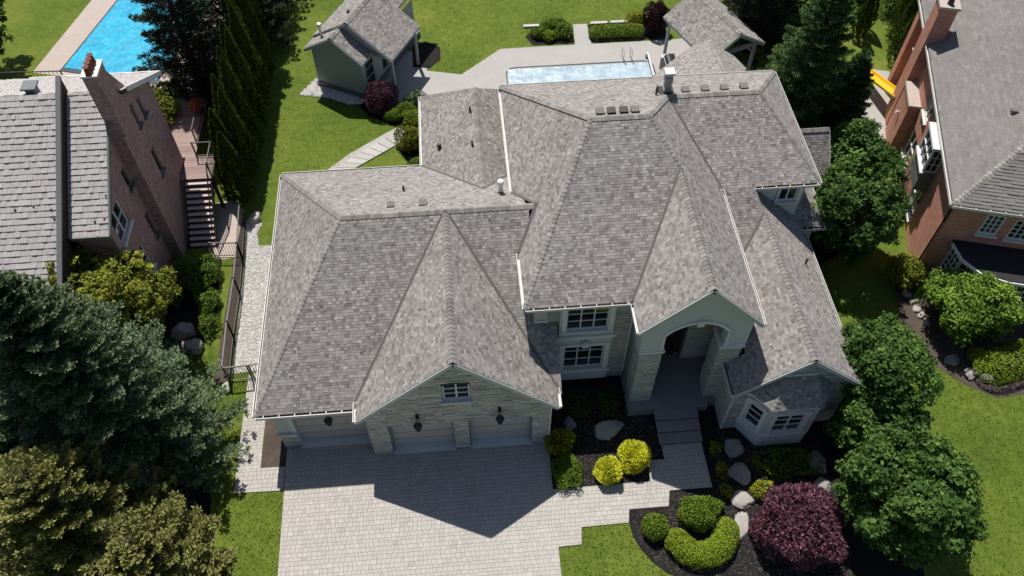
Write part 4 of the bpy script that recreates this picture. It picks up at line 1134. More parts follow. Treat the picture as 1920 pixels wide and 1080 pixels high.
def pot(x, y, z, r, h, m):
    return MB().add(*tube([(x, y, z), (x, y, z + h * 0.8), (x, y, z + h)], [r * 0.7, r, r * 1.08], 10)).V, tube([(x, y, z), (x, y, z + h * 0.8), (x, y, z + h)], [r * 0.7, r, r * 1.08], 10)[1]
# wire fence rails on the left of neighbour's pool
nf = thing("iron_fence", (-24, 25.5, 0), "dark iron railing in front of the turquoise pool", "fence")
railing(nf, (-27.5, 24.6, 0.9), (-22.5, 24.4, 0.9), h=1.1, gap=0.22)

# iron fence along the gravel
fe = thing("iron_fence", (-11.3, 8, 0), "black iron picket fence between the gravel strip and the neighbour's lawn", "fence")
FP = [(-11.14, 4.2, 0), (-11.22, 6.6, 0), (-11.2, 9.1, 0), (-11.3, 11.3, 0), (-11.45, 13.8, 0)]
for k in range(4): railing(fe, FP[k], FP[k + 1], h=1.25, gap=0.16)
gate = thing("iron_gate", (-10.3, 4.2, 0), "black iron gate across the path beside the garage eave", "gate")
railing(gate, (-11.08, 4.15, 0), (-10.1, 4.2, 0), h=1.2, gap=0.12); railing(gate, (-10.0, 4.2, 0), (-9.2, 4.3, 0), h=1.2, gap=0.12)
fe2 = thing("iron_fence", (-12.2, 11.4, 0), "short black iron fence across the pinkish path by the stairs", "fence")
railing(fe2, (-12.7, 11.55, 0), (-11.4, 11.45, 0), h=1.1, gap=0.13)

# ------------------------------------------------------------------ neighbour on the right
rh = thing("brick_house", (24, 14, 0), "red brick neighbour house with grey hip roof and white trim at the right edge", "house")
RO = Vector((21.74, 7.36)); _r = math.radians(-16)
RU, RV = Vector((math.cos(_r), math.sin(_r))), Vector((-math.sin(_r), math.cos(_r)))
def R3(u, v, z):
    p = RO + RU * u + RV * v
    return (p.x, p.y, z)
def rbox(u0, u1, v0, v1, z0, z1):
    return [R3(u0, v0, z0), R3(u1, v0, z0), R3(u1, v1, z0), R3(u0, v1, z0), R3(u0, v0, z1), R3(u1, v0, z1), R3(u1, v1, z1), R3(u0, v1, z1)], BOXF
ru, rv = tuple(RU), tuple(RV); nu, nv = tuple(-RU), tuple(-RV)
RW = (RO.x, RO.y)
opsW = [(3.6, 5.0, 3.9, 5.3), (3.4, 5.0, 0.5, 2.2), (7.3, 8.3, 3.6, 5.2), (7.0, 8.4, 0.8, 2.4), (12.6, 13.6, 0.9, 2.6), (12.7, 13.5, 3.6, 5.1)]
wall_panel(RW, rv, nu, [(0, 0), (14.6, 0), (14.6, 5.5), (0, 5.5)], opsW, 0.18).build("wall", MT["brick_r"], rh)
for (a, b, c, e) in opsW[1:]:
    window(rh, RW, rv, nu, a, b, c, e, 2, 2, off=-0.06, fmat="trim_white")
opsF = [(1.5, 2.3, 3.75, 5.0), (2.75, 3.7, 3.65, 4.9), (4.3, 5.2, 3.65, 4.9)]
wall_panel(RW, ru, nv, [(0, 0), (16, 0), (16, 5.5), (0, 5.5)], opsF, 0.18).build("wall", MT["brick_r"], rh)
for k, (a, b, c, e) in enumerate(opsF):
    window(rh, RW, ru, nv, a, b, c, e, 3, 4, off=-0.05, fmat="trim_white", gmat="glass_sky" if k == 0 else "glass", bw=0.02)
EZ = 5.6
RR = [R3(-0.3, -0.3, EZ), R3(18.1, -0.3, EZ), R3(18.1, 20.0, EZ), R3(-0.3, 15.2, EZ), R3(8.9, 8.9, EZ + 4.8), R3(8.9, 10.2, EZ + 4.8)]
RS = [[RR[0], RR[1], RR[4]], [RR[0], RR[4], RR[5], RR[3]], [RR[1], RR[2], RR[5], RR[4]], [RR[2], RR[3], RR[5]]]
rroof = roof_deck(RS, 0.18).build("roof", MT["roof_under"], rh)
for k, P in enumerate(RS[:2]):
    mb = MB(); shingle_slope(P, mb, course=0.16, wr=(0.25, 0.5), thick=0.012 if k == 1 else 0.03); mb.build("shingles", MT["shingle_r"], rroof, kind="stuff")
mb = MB()
for P in RS[2:]: shingle_slope(P, mb, course=0.3, wr=(0.5, 1.0))
mb.build("shingles", MT["shingle_r"], rroof, kind="stuff")
rc = Pieces("ridge_cap", MT["cap"], rroof, 120)
cap_run(rc, RR[0], RR[4], drop=0.4); cap_run(rc, RR[3], RR[5], drop=0.4); rc.finish("ridge_caps")
for a, b, o in ((RR[0], RR[3], nu), (RR[0], RR[1], nv)): gutter(rh, a, b, o)
mk("soffit_fascia", *bar(R3(-0.28, -0.28, EZ - 0.2), R3(-0.28, 15, EZ - 0.2), 0.05, 0.12), MT["trim_white"], rh)
# chimneys on the west side
brst = MB().add(*rbox(-0.55, 0, 8.9, 10.8, 0, 3.2)).build("chimney_breast", MT["brick_r"], rh)
mk("breast_cap", *rbox(-0.62, -0.003, 8.82, 10.88, 3.2, 3.38), MT["concrete_pink"], brst)
mk("wall_light", *tube([R3(-0.555, 9.9, 2.0), R3(-0.72, 9.9, 2.05)], [0.06, 0.1], 8), MT["trim_white"], brst)
shaft = MB().add(*rbox(-0.5, 0.35, 11.12, 12.25, 0, 7.7)).build("chimney", MT["brick_r"], rh)
mk("chimney_cap", *rbox(-0.58, 0.43, 11.04, 12.33, 7.7, 7.85), MT["concrete_pink"], shaft)
for v in (11.4, 11.9):
    mk("chimney_pot", *tube([R3(-0.07, v, 7.85), R3(-0.07, v, 8.2)], [0.16, 0.12], 10), MT["dark_metal"], shaft)
mk("wall_pier", *rbox(-0.35, 0, 14.0, 14.6, 0, 5.4), MT["brick_r"], rh)
# oriel
ori = MB()
ori.add(*rbox(-0.62, 0, 3.45, 5.15, 2.6, 3.85))
oriel = ori.build("oriel_base", MT["grey_metal"], rh)
mk("oriel_roof", *rbox(-0.72, 0, 3.35, 5.25, 5.28, 5.42), MT["trim_white"], rh)
oo = RO + RU * (-0.62)
window(rh, (oo.x, oo.y), rv, nu, 3.45, 5.15, 3.86, 5.27, 3, 2, off=0.0, fmat="trim_white", gmat="glass_sky", sill=True, fw=0.05, bw=0.015, label="white gridded oriel window on the red brick side wall")
of = RO + RV * 3.45
window(rh, (of.x, of.y), ru, nv, -0.62, -0.02, 3.86, 5.27, 2, 3, off=0.0, fmat="trim_white", sill=False, bw=0.02)
for v, z in ((6.4, 2.6), (5.9, 4.2)):
    mk("downpipe", *tube([R3(-0.08, v, 5.3), R3(-0.08, v, 0.1)], [0.04, 0.04], 6), MT["trim_white"], rh)
mk("downpipe", *tube([R3(-0.06, 0.15, 5.4), R3(-0.06, 0.15, 0.1)], [0.05, 0.05], 6), MT["dark_brown"], rh)
# bow window with dark flat roof at the front
bp = [(0.9, 0.0), (1.15, -0.9), (1.9, -1.6), (3.0, -1.85), (4.4, -1.85), (5.6, -1.6)]
bwall = MB()
for k in range(5):
    (a0, b0), (a1, b1) = bp[k], bp[k + 1]
    bwall.add([R3(a0, b0, 0), R3(a1, b1, 0), R3(a1, b1, 0.7), R3(a0, b0, 0.7)], [(0, 1, 2, 3)])
bwall.build("bow_base", MT["brick_r"], rh)
for k in range(5):
    p0 = RO + RU * bp[k][0] + RV * bp[k][1]; p1 = RO + RU * bp[k + 1][0] + RV * bp[k + 1][1]
    d = (p1 - p0); L = d.length; d.normalize()
    window(rh, tuple(p0), tuple(d), (d.y, -d.x), 0.02, L - 0.02, 0.7, 2.75, 3, 5, off=0.0, fmat="trim", sill=False, bw=0.028)
br = [R3(0.75, 0, 3.0)] + [R3(u - (0.15 if u < 1.5 else 0.0), v - 0.18, 3.0) for u, v in bp[0:1]] + [R3(u - 0.08, v - 0.2, 3.0) for u, v in bp[1:]] + [R3(5.8, 0, 3.0)]
Vb = [Vector(p) for p in br]; n = len(Vb)
top = [v + Vector((0, 0, 0.12)) for v in Vb]
mk("bow_roof", [v - Vector((0, 0, 0.1)) for v in Vb] + top, [tuple(range(n, 2 * n))] + [(i, (i + 1) % n, n + (i + 1) % n, n + i) for i in range(n)], MT["flat_roof"], rh)
rim = MB()
for k in range(1, n - 2): rim.add(*bar(br[k], br[k + 1], 0.14, 0.16))
rim.build("bow_gutter", MT["trim_white"], rh)
for (u, v) in ((4.6, 11.0), (4.5, 8.5), (2.2, 4.6)):
    z = EZ + (u + 0.3) * 0.521
    mk("roof_vent", *rbox(u, u + 0.28, v, v + 0.22, z - 0.1, z + 0.25), MT["grey_metal"], rroof)

# yellow slide and the play area beyond
slide = thing("playground_slide", (24.3, 20, 0), "yellow plastic slide beside the red brick house", "slide")
sd = MB(); prev = None
a, b = Vector((24.75, 18.6, 1.5)), Vector((24.3, 22.2, 0.5))
d = (b - a).normalized(); s = d.cross(Vector((0, 0, 1))).normalized(); u_ = s.cross(d)
prof = [(-0.38, 0.24), (-0.3, 0.05), (-0.15, -0.02), (0.15, -0.02), (0.3, 0.05), (0.38, 0.24), (0.33, 0.24), (0.27, 0.09), (0.13, 0.03), (-0.13, 0.03), (-0.27, 0.09), (-0.33, 0.24)]
V = [p + s * x + u_ * z for p in (a, b) for x, z in prof]; m_ = len(prof)
mk("chute", V, [(i, (i + 1) % m_, m_ + (i + 1) % m_, m_ + i) for i in range(m_)], MT["yellow"], slide)
for p in (a, b):
    for sx in (-0.3, 0.3):
        q = p + s * sx
        mk("leg", *bar(q, (q.x, q.y, 0), 0.07), MT["yellow"], slide)

# ------------------------------------------------------------------ pool house (turned 29 degrees)
cab = thing("pool_house", (-5.6, 25.5, 0), "grey pool house with shingled gables and a corner porch", "shed")
CO = Vector((-8.55, 24.35)); _r = math.radians(-28)
CU, CV = Vector((math.cos(_r), math.sin(_r))), Vector((-math.sin(_r), math.cos(_r)))
def C3(a, b, z):
    p = CO + CU * a + CV * b
    return (p.x, p.y, z)
def cbox(a0, a1, b0, b1, z0, z1):
    return [C3(a0, b0, z0), C3(a1, b0, z0), C3(a1, b1, z0), C3(a0, b1, z0), C3(a0, b0, z1), C3(a1, b0, z1), C3(a1, b1, z1), C3(a0, b1, z1)], BOXF
MT["siding"] = mat("grey_green_siding", [(0, (0.29, 0.325, 0.335)), (1, (0.36, 0.40, 0.41))], rough=0.75, ns=1.2, nw=0.25, fs=30, fw=0.08, bump=0.15)
MT["siding_trim"] = flat("grey_green_trim", (0.40, 0.43, 0.435), 0.7)
cu, cv = tuple(CU), tuple(CV); ncu, ncv = tuple(-CU), tuple(-CV)
co = CO + CV * 0.22
wall_panel((co.x, co.y), cu, ncv, [(0.3, 0.35), (3.55, 0.35), (3.55, 2.72), (1.9, 3.75), (0.3, 2.8)], []).build("wall", MT["siding"], cab)
cw = CO + CU * 3.55
wall_panel((cw.x, cw.y), cv, cu, [(0.22, 0.35), (6.5, 0.35), (6.5, 2.85), (0.22, 2.85)], [(0.5, 1.5, 0.45, 2.5), (2.3, 3.6, 0.45, 2.6)], 0.15).build("wall", MT["siding"], cab)
window(cab, (cw.x, cw.y), cv, cu, 0.5, 1.5, 0.45, 2.5, 1, 3, off=-0.04, fmat="siding_trim", sill=False)
window(cab, (cw.x, cw.y), cv, cu, 2.3, 3.6, 0.45, 2.6, 2, 2, off=-0.04, fmat="siding_trim", sill=False)
cl = CO + CU * 0.3
wall_panel((cl.x, cl.y), cv, ncu, [(0.22, 0.35), (6.8, 0.35), (6.8, 2.85), (0.22, 2.85)], []).build("wall", MT["siding"], cab)
cg = CO + CV * 1.15
wall_panel((cg.x, cg.y), cu, ncv, [(1.2, 3.3), (4.9, 2.7), (2.4, 4.25)], []).build("wall", MT["siding"], cab)
mk("plinth", *cbox(0.22, 3.65, 0.15, 6.9, 0.0, 0.345), MT["grey_metal"], cab)
CS = [[C3(-0.02, 0, 2.72), C3(1.9, 0, 3.95), C3(1.9, 1.3, 3.95), C3(-0.02, 1.3, 2.72)],
      [C3(3.78, 0, 2.72), C3(3.78, 1.3, 2.72), C3(1.9, 1.3, 3.95), C3(1.9, 0, 3.95)],
      [C3(-0.02, 1.02, 2.88), C3(2.4, 1.02, 4.42), C3(2.4, 8.0, 4.42), C3(-0.02, 8.0, 2.88)],
      [C3(5.1, 1.02, 2.68), C3(5.1, 4.5, 2.68), C3(3.75, 4.5, 3.55), C3(3.75, 8.0, 3.55), C3(2.4, 8.0, 4.42), C3(2.4, 1.02, 4.42)]]
croof = roof_deck(CS, 0.14).build("roof", MT["siding"], cab)
for P in CS:
    mb = MB(); shingle_slope(P, mb); mb.build("shingles", MT["shingle"], croof, kind="stuff")
cc = Pieces("ridge_cap", MT["cap"], croof, 80)
cap_run(cc, C3(1.9, 0, 3.95), C3(1.9, 1.05, 3.95)); cap_run(cc, C3(2.4, 1.02, 4.42), C3(2.4, 8, 4.42)); cc.finish()
for b in (1.35, 4.25):
    mk("porch_post", *cbox(4.78, 4.92, b - 0.07, b + 0.07, 0.014, 2.62), MT["siding_trim"], cab)
mk("porch_beam", *cbox(4.76, 4.94, 1.2, 4.4, 2.45, 2.62), MT["siding_trim"], cab)
mk("porch_beam", *cbox(3.6, 4.75, 1.25, 1.4, 2.45, 2.62), MT["siding_trim"], cab)
for a, b in ((C3(-0.02, -0.03, 2.72), C3(1.9, -0.03, 3.95)), (C3(3.78, -0.03, 2.72), C3(1.9, -0.03, 3.95)), (C3(5.1, 1.0, 2.68), C3(2.4, 1.0, 4.42)), (C3(1.4, 1.0, 3.78), C3(2.4, 1.0, 4.42))):
    rakeboard(croof, a, b, 0.05, 0.16, "siding_trim")
mk("corner_board", *cbox(3.5, 3.6, 0.16, 0.26, 0.35, 2.75), MT["siding_trim"], cab)
vp = C3(0.8, 0.75, 0)
mb = MB().add(*tube([(vp[0], vp[1], 3.1), (vp[0], vp[1], 3.9)], [0.07, 0.07], 8)).add(*tube([(vp[0], vp[1], 3.9), (vp[0], vp[1], 4.12)], [0.12, 0.12], 10))
mb.build("vent_pipe", MT["trim_white"], croof)
for b in (2.4, 4.6):
    q = C3(1.75, b, 4.05)
    mk("roof_vent", *tube([(q[0], q[1], 3.9), (q[0], q[1], 4.2)], [0.12, 0.1], 8), MT["dark_metal"], croof)
struct("gravel_strip", [(-9.35, 23.6), (-8.4, 25.0), (-5.0, 23.2), (-5.6, 22.5), (-6.4, 22.5), (-7.6, 23.2)], 0.012, MT["gravel_base"], "pale gravel strip in front of the grey pool house")
pebbles("gravel", [(-9.35, 23.6), (-8.4, 25.0), (-5.0, 23.2), (-5.6, 22.5), (-6.4, 22.5), (-7.6, 23.2)], 1300, 0.09, MT["gravel"], 0.014, None, "loose pale gravel in front of the pool house")

# ------------------------------------------------------------------ pavilion and patio roof
pav = thing("pavilion", (14.5, 22, 0), "shingled open pavilion joined to the house by a patio roof", "pavilion")
PF = Vector((15.9, 22.0)); PV = Vector((-0.37, 0.929)).normalized(); PU = Vector((PV.y, -PV.x))
def V3(a, b, z):
    p = PF + PU * a + PV * b
    return (p.x, p.y, z)
PS = [[V3(-1.95, -0.1, 2.8), V3(0, -0.1, 4.02), V3(0, 4.5, 4.02), V3(-1.95, 4.5, 2.8)],
      [V3(1.95, -0.1, 2.8), V3(1.95, 4.5, 2.8), V3(0, 4.5, 4.02), V3(0, -0.1, 4.02)],
      [(13.2, 15.5, 6.35), (14.49, 22.62, 3.22), (13.69, 22.68, 2.85), (12.91, 22.05, 2.8), (10.86, 20.25, 2.81), (11.3, 17.8, 4.25)],
      [(13.2, 15.5, 6.35), (13.9, 16.2, 5.7), (15.83, 19.7, 3.28), (15.5, 22.2, 2.75), (14.49, 22.62, 3.22)]]
proof = roof_deck(PS, 0.14).build("roof", MT["siding"], pav)
for P in PS:
    mb = MB(); shingle_slope(P, mb); mb.build("shingles", MT["shingle"], proof, kind="stuff")
pc = Pieces("ridge_cap", MT["cap"], proof, 120)
cap_run(pc, V3(0, -0.1, 4.02), V3(0, 4.5, 4.02)); cap_run(pc, (14.49, 22.62, 3.22), (13.2, 15.5, 6.35), drop=0.5); pc.finish()
for a, b in ((V3(-1.95, -0.13, 2.8), V3(0, -0.13, 4.02)), (V3(1.95, -0.13, 2.8), V3(0, -0.13, 4.02))): rakeboard(proof, a, b, 0.06, 0.2, "siding_trim")
for a, b in ((-1.7, 0.3), (1.7, 0.3), (-1.7, 4.1), (1.7, 4.1)):
    q = V3(a, b, 0)
    mk("post", *box(q[0] - 0.08, q[0] + 0.08, q[1] - 0.08, q[1] + 0.08, 0.014, 2.85), MT["siding_trim"], pav)
for q in ((12.4, 21.2), (15.6, 19.8)):
    mk("post", *box(q[0] - 0.09, q[0] + 0.09, q[1] - 0.09, q[1] + 0.09, 0.014, 2.9), MT["siding_trim"], pav)
mk("tie_beam", *bar(V3(-1.8, 0.1, 2.75), V3(1.8, 0.1, 2.75), 0.16, 0.2), MT["siding_trim"], pav)
for s in (-1, 1):
    mk("brace", *bar(V3(1.7 * s, 0.2, 1.9), V3(0.9 * s, 0.2, 2.7), 0.12), MT["siding_trim"], pav)
    mk("eave_beam", *bar(V3(1.72 * s, 0.1, 2.72), V3(1.72 * s, 4.35, 2.72), 0.14, 0.18), MT["siding_trim"], pav)
# outdoor kitchen
gr = thing("grill_counter", (12.9, 23.3, 0), "dark outdoor grill counter with pale top under the pavilion edge", "grill")
mk("cabinet", *box(12.35, 13.1, 22.95, 24.3, 0.012, 0.92), MT["grill"], gr)
mk("counter_top", *box(12.3, 13.15, 24.0, 24.35, 0.922, 0.98), MT["counter"], gr)
mk("hood", *tube([(12.7, 23.05, 1.02), (12.7, 23.95, 1.02)], [0.3, 0.3], 12), MT["grill"], gr)
mk("handle", *tube([(12.4, 23.1, 1.12), (12.4, 23.9, 1.12)], [0.02, 0.02], 6), MT["chrome"], gr)
tb = thing("patio_table", (13.45, 22.75, 0), "small white patio table between grill and patio roof", "table")
mk("table_top", *box(13.1, 13.75, 22.5, 23.0, 0.70, 0.74), MT["trim_white"], tb)
for x in (13.15, 13.7):
    for y in (22.55, 22.95): mk("leg", *box(x - 0.025, x + 0.025, y - 0.025, y + 0.025, 0.012, 0.70), MT["trim_white"], tb)
# ------------------------------------------------------------------ vegetation tools
def nrm(a):
    return a / np.maximum(np.linalg.norm(a, axis=1, keepdims=True), 1e-9)

def leafmesh(name, C, D, S, L, W, tint, m, parent):
    N = len(C)
    V = np.empty((N, 4, 3), np.float32)
    base = np.array(wloc(parent), dtype=float)
    C = C - base
    Lc, Wc = (L * 0.5)[:, None], (W * 0.5)[:, None]
    V[:, 0] = C - D * Lc; V[:, 2] = C + D * Lc
    V[:, 1] = C + S * Wc; V[:, 3] = C - S * Wc
    me = bpy.data.meshes.new(name)
    me.vertices.add(4 * N); me.vertices.foreach_set("co", V.reshape(-1))
    me.loops.add(4 * N); me.loops.foreach_set("vertex_index", np.arange(4 * N, dtype=np.int32))
    me.polygons.add(N); me.polygons.foreach_set("loop_start", np.arange(0, 4 * N, 4, dtype=np.int32))
    at = me.attributes.new("tint", 'FLOAT', 'FACE')
    at.data.foreach_set("value", np.clip(tint, 0, 1).astype(np.float32))
    me.materials.append(m)
    me.update(calc_edges=True)
    return link(name, me, tuple(base), parent)

def frame_from(Nv, rng):
    R = nrm(rng.normal(size=Nv.shape))
    D = nrm(R - Nv * np.sum(R * Nv, axis=1, keepdims=True))
    return D, np.cross(Nv, D)

def lumpy(dirs, rng, amp, n=9, fr=(2.0, 5.0)):
    f = np.ones(len(dirs))
    for _ in range(n):
        k = rng.normal(size=3); k /= np.linalg.norm(k)
        f += amp / math.sqrt(n) * np.sin(dirs @ k * rng.uniform(*fr) + rng.uniform(0, 6.28))
    return f

def limbs(parent, base, top, r0, targets, m="bark"):
    """tapered trunk with limbs"""
    base, top = Vector(base), Vector(top)
    mid = base.lerp(top, 0.5) + Vector((random.uniform(-.12, .12), random.uniform(-.12, .12), 0))
    mb = MB().add(*tube([base, base.lerp(mid, 0.1), mid, top], [r0 * 1.25, r0, r0 * 0.7, r0 * 0.25], 9))
    for t in targets:
        t = Vector(t); s = base.lerp(top, random.uniform(0.3, 0.75))
        q = s.lerp(t, 0.5) + Vector((0, 0, 0.15))
        mb.add(*tube([s, q, t], [r0 * 0.42, r0 * 0.25, r0 * 0.08], 6))
    return mb.build("trunk", MT[m], parent, smooth=True)

def broadleaf(name, label, base, cz, rad, lm, lobes=16, cl=26, per=58, csize=0.3, leaf=(0.09, 0.2), seed=1, group=None, cat="tree", lobe=(0.3, 0.6), low=-0.6):
    """crown built limb by limb: each limb carries a lobe of leaf clumps, with gaps between the lobes"""
    rng = np.random.default_rng(seed)
    t = thing(name, (base[0], base[1], 0), label, cat, group)
    ctr = np.array([base[0], base[1], cz]); R = np.array(rad); rm = R.mean()
    # spread the lobes evenly, then jitter
    k = np.arange(lobes) + 0.5
    zz = 1 - (1 - low) * k / lobes; ph = k * 2.39996 + rng.uniform(0, 6.28)
    ld = np.stack([np.sqrt(1 - zz * zz) * np.cos(ph), np.sqrt(1 - zz * zz) * np.sin(ph), zz], 1)
    ld = nrm(ld + rng.normal(size=ld.shape) * 0.2)
    lr = rng.uniform(*lobe, lobes) * rm
    lc = ctr + ld * (R - lr[:, None] * 0.85) * rng.uniform(0.68, 1.16, (lobes, 1))
    limbs(t, (base[0], base[1], 0), (base[0], base[1], cz + R[2] * 0.4), 0.05 * rm + 0.03, [tuple(c) for c in lc])
    li = np.repeat(np.arange(lobes), cl)
    d = nrm(rng.normal(size=(len(li), 3)) + ld[li] * 0.55 + np.array([0, 0, 0.25]))
    f = 1 - 0.35 * rng.random(len(li)) ** 1.5
    cc = lc[li] + d * (lr[li] * f)[:, None] * np.array([1, 1, 0.85])
    cc[:, 2] = np.maximum(cc[:, 2], 0.2)
    ci = np.repeat(np.arange(len(cc)), per)
    cs = (csize * rng.uniform(0.55, 1.5, len(cc)))[ci]
    off = nrm(rng.normal(size=(len(ci), 3))) * (rng.random((len(ci), 1)) ** 0.5) * cs[:, None] * np.array([1, 1, 0.65])
    P = cc[ci] + off
    Nv = nrm(nrm(off) * 0.4 + d[ci] * 0.35 + np.array([0, 0, 0.55]) + rng.normal(size=P.shape) * 0.5)
    D, S = frame_from(Nv, rng)
    L = rng.uniform(*leaf, len(P)) * rng.uniform(0.8, 1.25, len(cc))[ci]; W = L * rng.uniform(0.45, 0.8, len(P))
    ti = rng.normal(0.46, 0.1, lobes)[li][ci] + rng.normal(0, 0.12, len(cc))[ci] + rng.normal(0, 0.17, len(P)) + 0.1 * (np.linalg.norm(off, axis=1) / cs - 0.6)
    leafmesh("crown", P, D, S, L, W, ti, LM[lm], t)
    return t

def conifer(name, label, base, H, R, lm, seed=1, levels=34, whorl=9, twigs=11, tufts=7, blade=(0.10, 0.17), bw=0.24, droop=0.25, z0=0.6, tipup=0.18, expo=0.85, group=None, lean=(0, 0), tipgain=0.35, mean=0.3):
    rng = np.random.default_rng(seed)
    t = thing(name, (base[0], base[1], 0), label, "tree", group)
    Cs, Ds, Ss, Ls, Ws, Ts = [], [], [], [], [], []
    tr = MB().add(*tube([(base[0], base[1], 0), (base[0], base[1], H * 0.5), (base[0], base[1], H)], [0.022 * H + 0.05, 0.013 * H, 0.01], 9))
    for lv in range(levels):
        tt = (lv + rng.uniform(-0.3, 0.3)) / levels
        tt = min(max(tt, 0), 0.99)
        z = z0 + (H - z0) * tt
        nb = max(4, int(whorl * (1 - 0.45 * tt)))
        for k in range(nb):
            az = 2 * math.pi * (k + rng.uniform(-.35, .35)) / nb + lv * 2.4
            Lb = (R * (1 - tt) ** expo + 0.12) * rng.uniform(0.78, 1.12)
            dr = np.array([math.cos(az), math.sin(az), 0.0]); sd = np.array([-math.sin(az), math.cos(az), 0.0])
            pit = 0.45 * tt - droop * (1 - tt) + rng.uniform(-.08, .08)
            zz = z + rng.uniform(-.12, .12)
            def pos(s): return np.array([base[0], base[1], zz]) + np.outer(s * Lb, dr) + np.outer(Lb * (pit * s + tipup * s * s), [0, 0, 1.0])
            pb = pos(np.array([0, 0.5, 0.95]))
            tr.add(*tube([tuple(p) for p in pb], [0.02 + 0.012 * Lb, 0.012 + 0.006 * Lb, 0.006], 4, False))
            n = max(3, int(twigs * (0.35 + 0.65 * Lb / R)))
            s = np.repeat(np.linspace(0.22, 1.0, n) + rng.uniform(-.02, .02, n), 2)
            side = np.tile([1.0, -1.0], n)
            p0 = pos(s)
            tl = (0.14 + 0.42 * Lb * (1.02 - s)).clip(0.1, 0.75) * rng.uniform(0.75, 1.15, len(s))
            ang = np.radians(rng.uniform(35, 62, len(s)))
            td = np.outer(np.cos(ang), dr) + (np.sin(ang) * side)[:, None] * sd + np.outer(np.full(len(s), pit * 0.6) + rng.uniform(-.05, .16, len(s)), [0, 0, 1.0])
            td = nrm(td)
            # leader at the tip
            p0 = np.vstack([p0, pos(np.array([0.86]))]); td = np.vstack([td, nrm((dr + np.array([0, 0, pit + 2 * tipup]))[None])]); tl = np.append(tl, 0.22); s = np.append(s, 1.0)
            m = tufts
            q = (np.arange(m) + 0.5) / m
            Pq = (p0[:, None, :] + td[:, None, :] * (tl[:, None] * q[None, :])[:, :, None]).reshape(-1, 3)
            Tq = np.repeat(td, m, axis=0)
            up = np.tile([0, 0, 1.0], (len(Pq), 1))
            sq = nrm(np.cross(Tq, up)); uq = np.cross(sq, Tq)
            tip = (np.tile(q, len(p0)) * 0.45 + np.repeat(s, m) * 0.55)
            for ca, cu in ((0.85, 0.25), (-0.85, 0.25), (0.15, 0.85)):
                bd = nrm(Tq * 0.75 + sq * ca + uq * cu + rng.normal(size=Pq.shape) * 0.18)
                L = rng.uniform(*blade, len(Pq))
                bs = nrm(np.cross(bd, uq * 0.8 + sq * 0.35 * np.sign(ca) + rng.normal(size=Pq.shape) * 0.3))
                Cs.append(Pq + bd * (L * 0.45)[:, None]); Ds.append(bd); Ss.append(bs); Ls.append(L); Ws.append(L * bw)
                Ts.append(mean + tipgain * (tip - 0.5) + rng.normal(0, 0.12, len(Pq)) + rng.normal(0, 0.06))
    tr.build("trunk", MT["bark"], t)
    leafmesh("crown", np.vstack(Cs), np.vstack(Ds), np.vstack(Ss), np.concatenate(Ls), np.concatenate(Ws), np.concatenate(Ts), LM[lm], t)
    return t

def columnar(name, label, base, H, R, lm, seed=1, n=5200, group=None, leaf=(0.13, 0.24), prof=None):
    """pointed arborvitae: upright flat sprays round a tapering column"""
    rng = np.random.default_rng(seed)
    t = thing(name, (base[0], base[1], 0), label, "tree", group)
    mk("trunk", *tube([(base[0], base[1], 0), (base[0], base[1], H * 0.85)], [0.09, 0.02], 7), MT["bark"], t)
    h = rng.random(n) ** 0.85
    az = rng.random(n) * 6.283
    prof = prof or (lambda x: np.minimum(1.0, 1.25 * (1 - x) ** 0.75) * (0.8 + 0.2 * np.minimum(1, x * 6)))
    rr = R * prof(h) * (1 + 0.16 * np.sin(az * 5 + h * 9 + seed) + 0.08 * np.sin(az * 11 - h * 23)) * (1 - 0.32 * rng.random(n) ** 2)
    P = np.stack([base[0] + rr * np.cos(az), base[1] + rr * np.sin(az), 0.15 + h * (H - 0.15)], 1)
    out = np.stack([np.cos(az), np.sin(az), np.zeros(n)], 1)
    D = nrm(out * 0.35 + np.array([0, 0, 1.0]) + rng.normal(size=P.shape) * 0.22)
    Nv = nrm(out + rng.normal(size=P.shape) * 0.6)
    S = nrm(np.cross(D, Nv))
    L = rng.uniform(*leaf, n)
    leafmesh("crown", P, D, S, L, L * 0.42, rng.normal(0.42, 0.2, n) + 0.12 * h, LM[lm], t)
    return t

def blob_core(name, ctr, rad, m, parent, seed=0, sq=1.0):
    V, F = [], []
    nu, nv_ = 14, 9
    for j in range(nv_ + 1):
        th = math.pi * j / nv_
        for i in range(nu):
            ph = 2 * math.pi * i / nu
            d = Vector((math.sin(th) * math.cos(ph), math.sin(th) * math.sin(ph), math.cos(th)))
            k = 1 + 0.06 * mnoise.noise(d * 2.3 + Vector((seed, 0, 0)))
            V.append((ctr[0] + d.x * rad[0] * k, ctr[1] + d.y * rad[1] * k, max(0.02, ctr[2] + d.z * rad[2] * k)))
    for j in range(nv_):
        for i in range(nu):
            F.append((j * nu + i, (j + 1) * nu + i, (j + 1) * nu + (i + 1) % nu, j * nu + (i + 1) % nu))
    return mk(name, V, F, MT[m], parent, smooth=True)

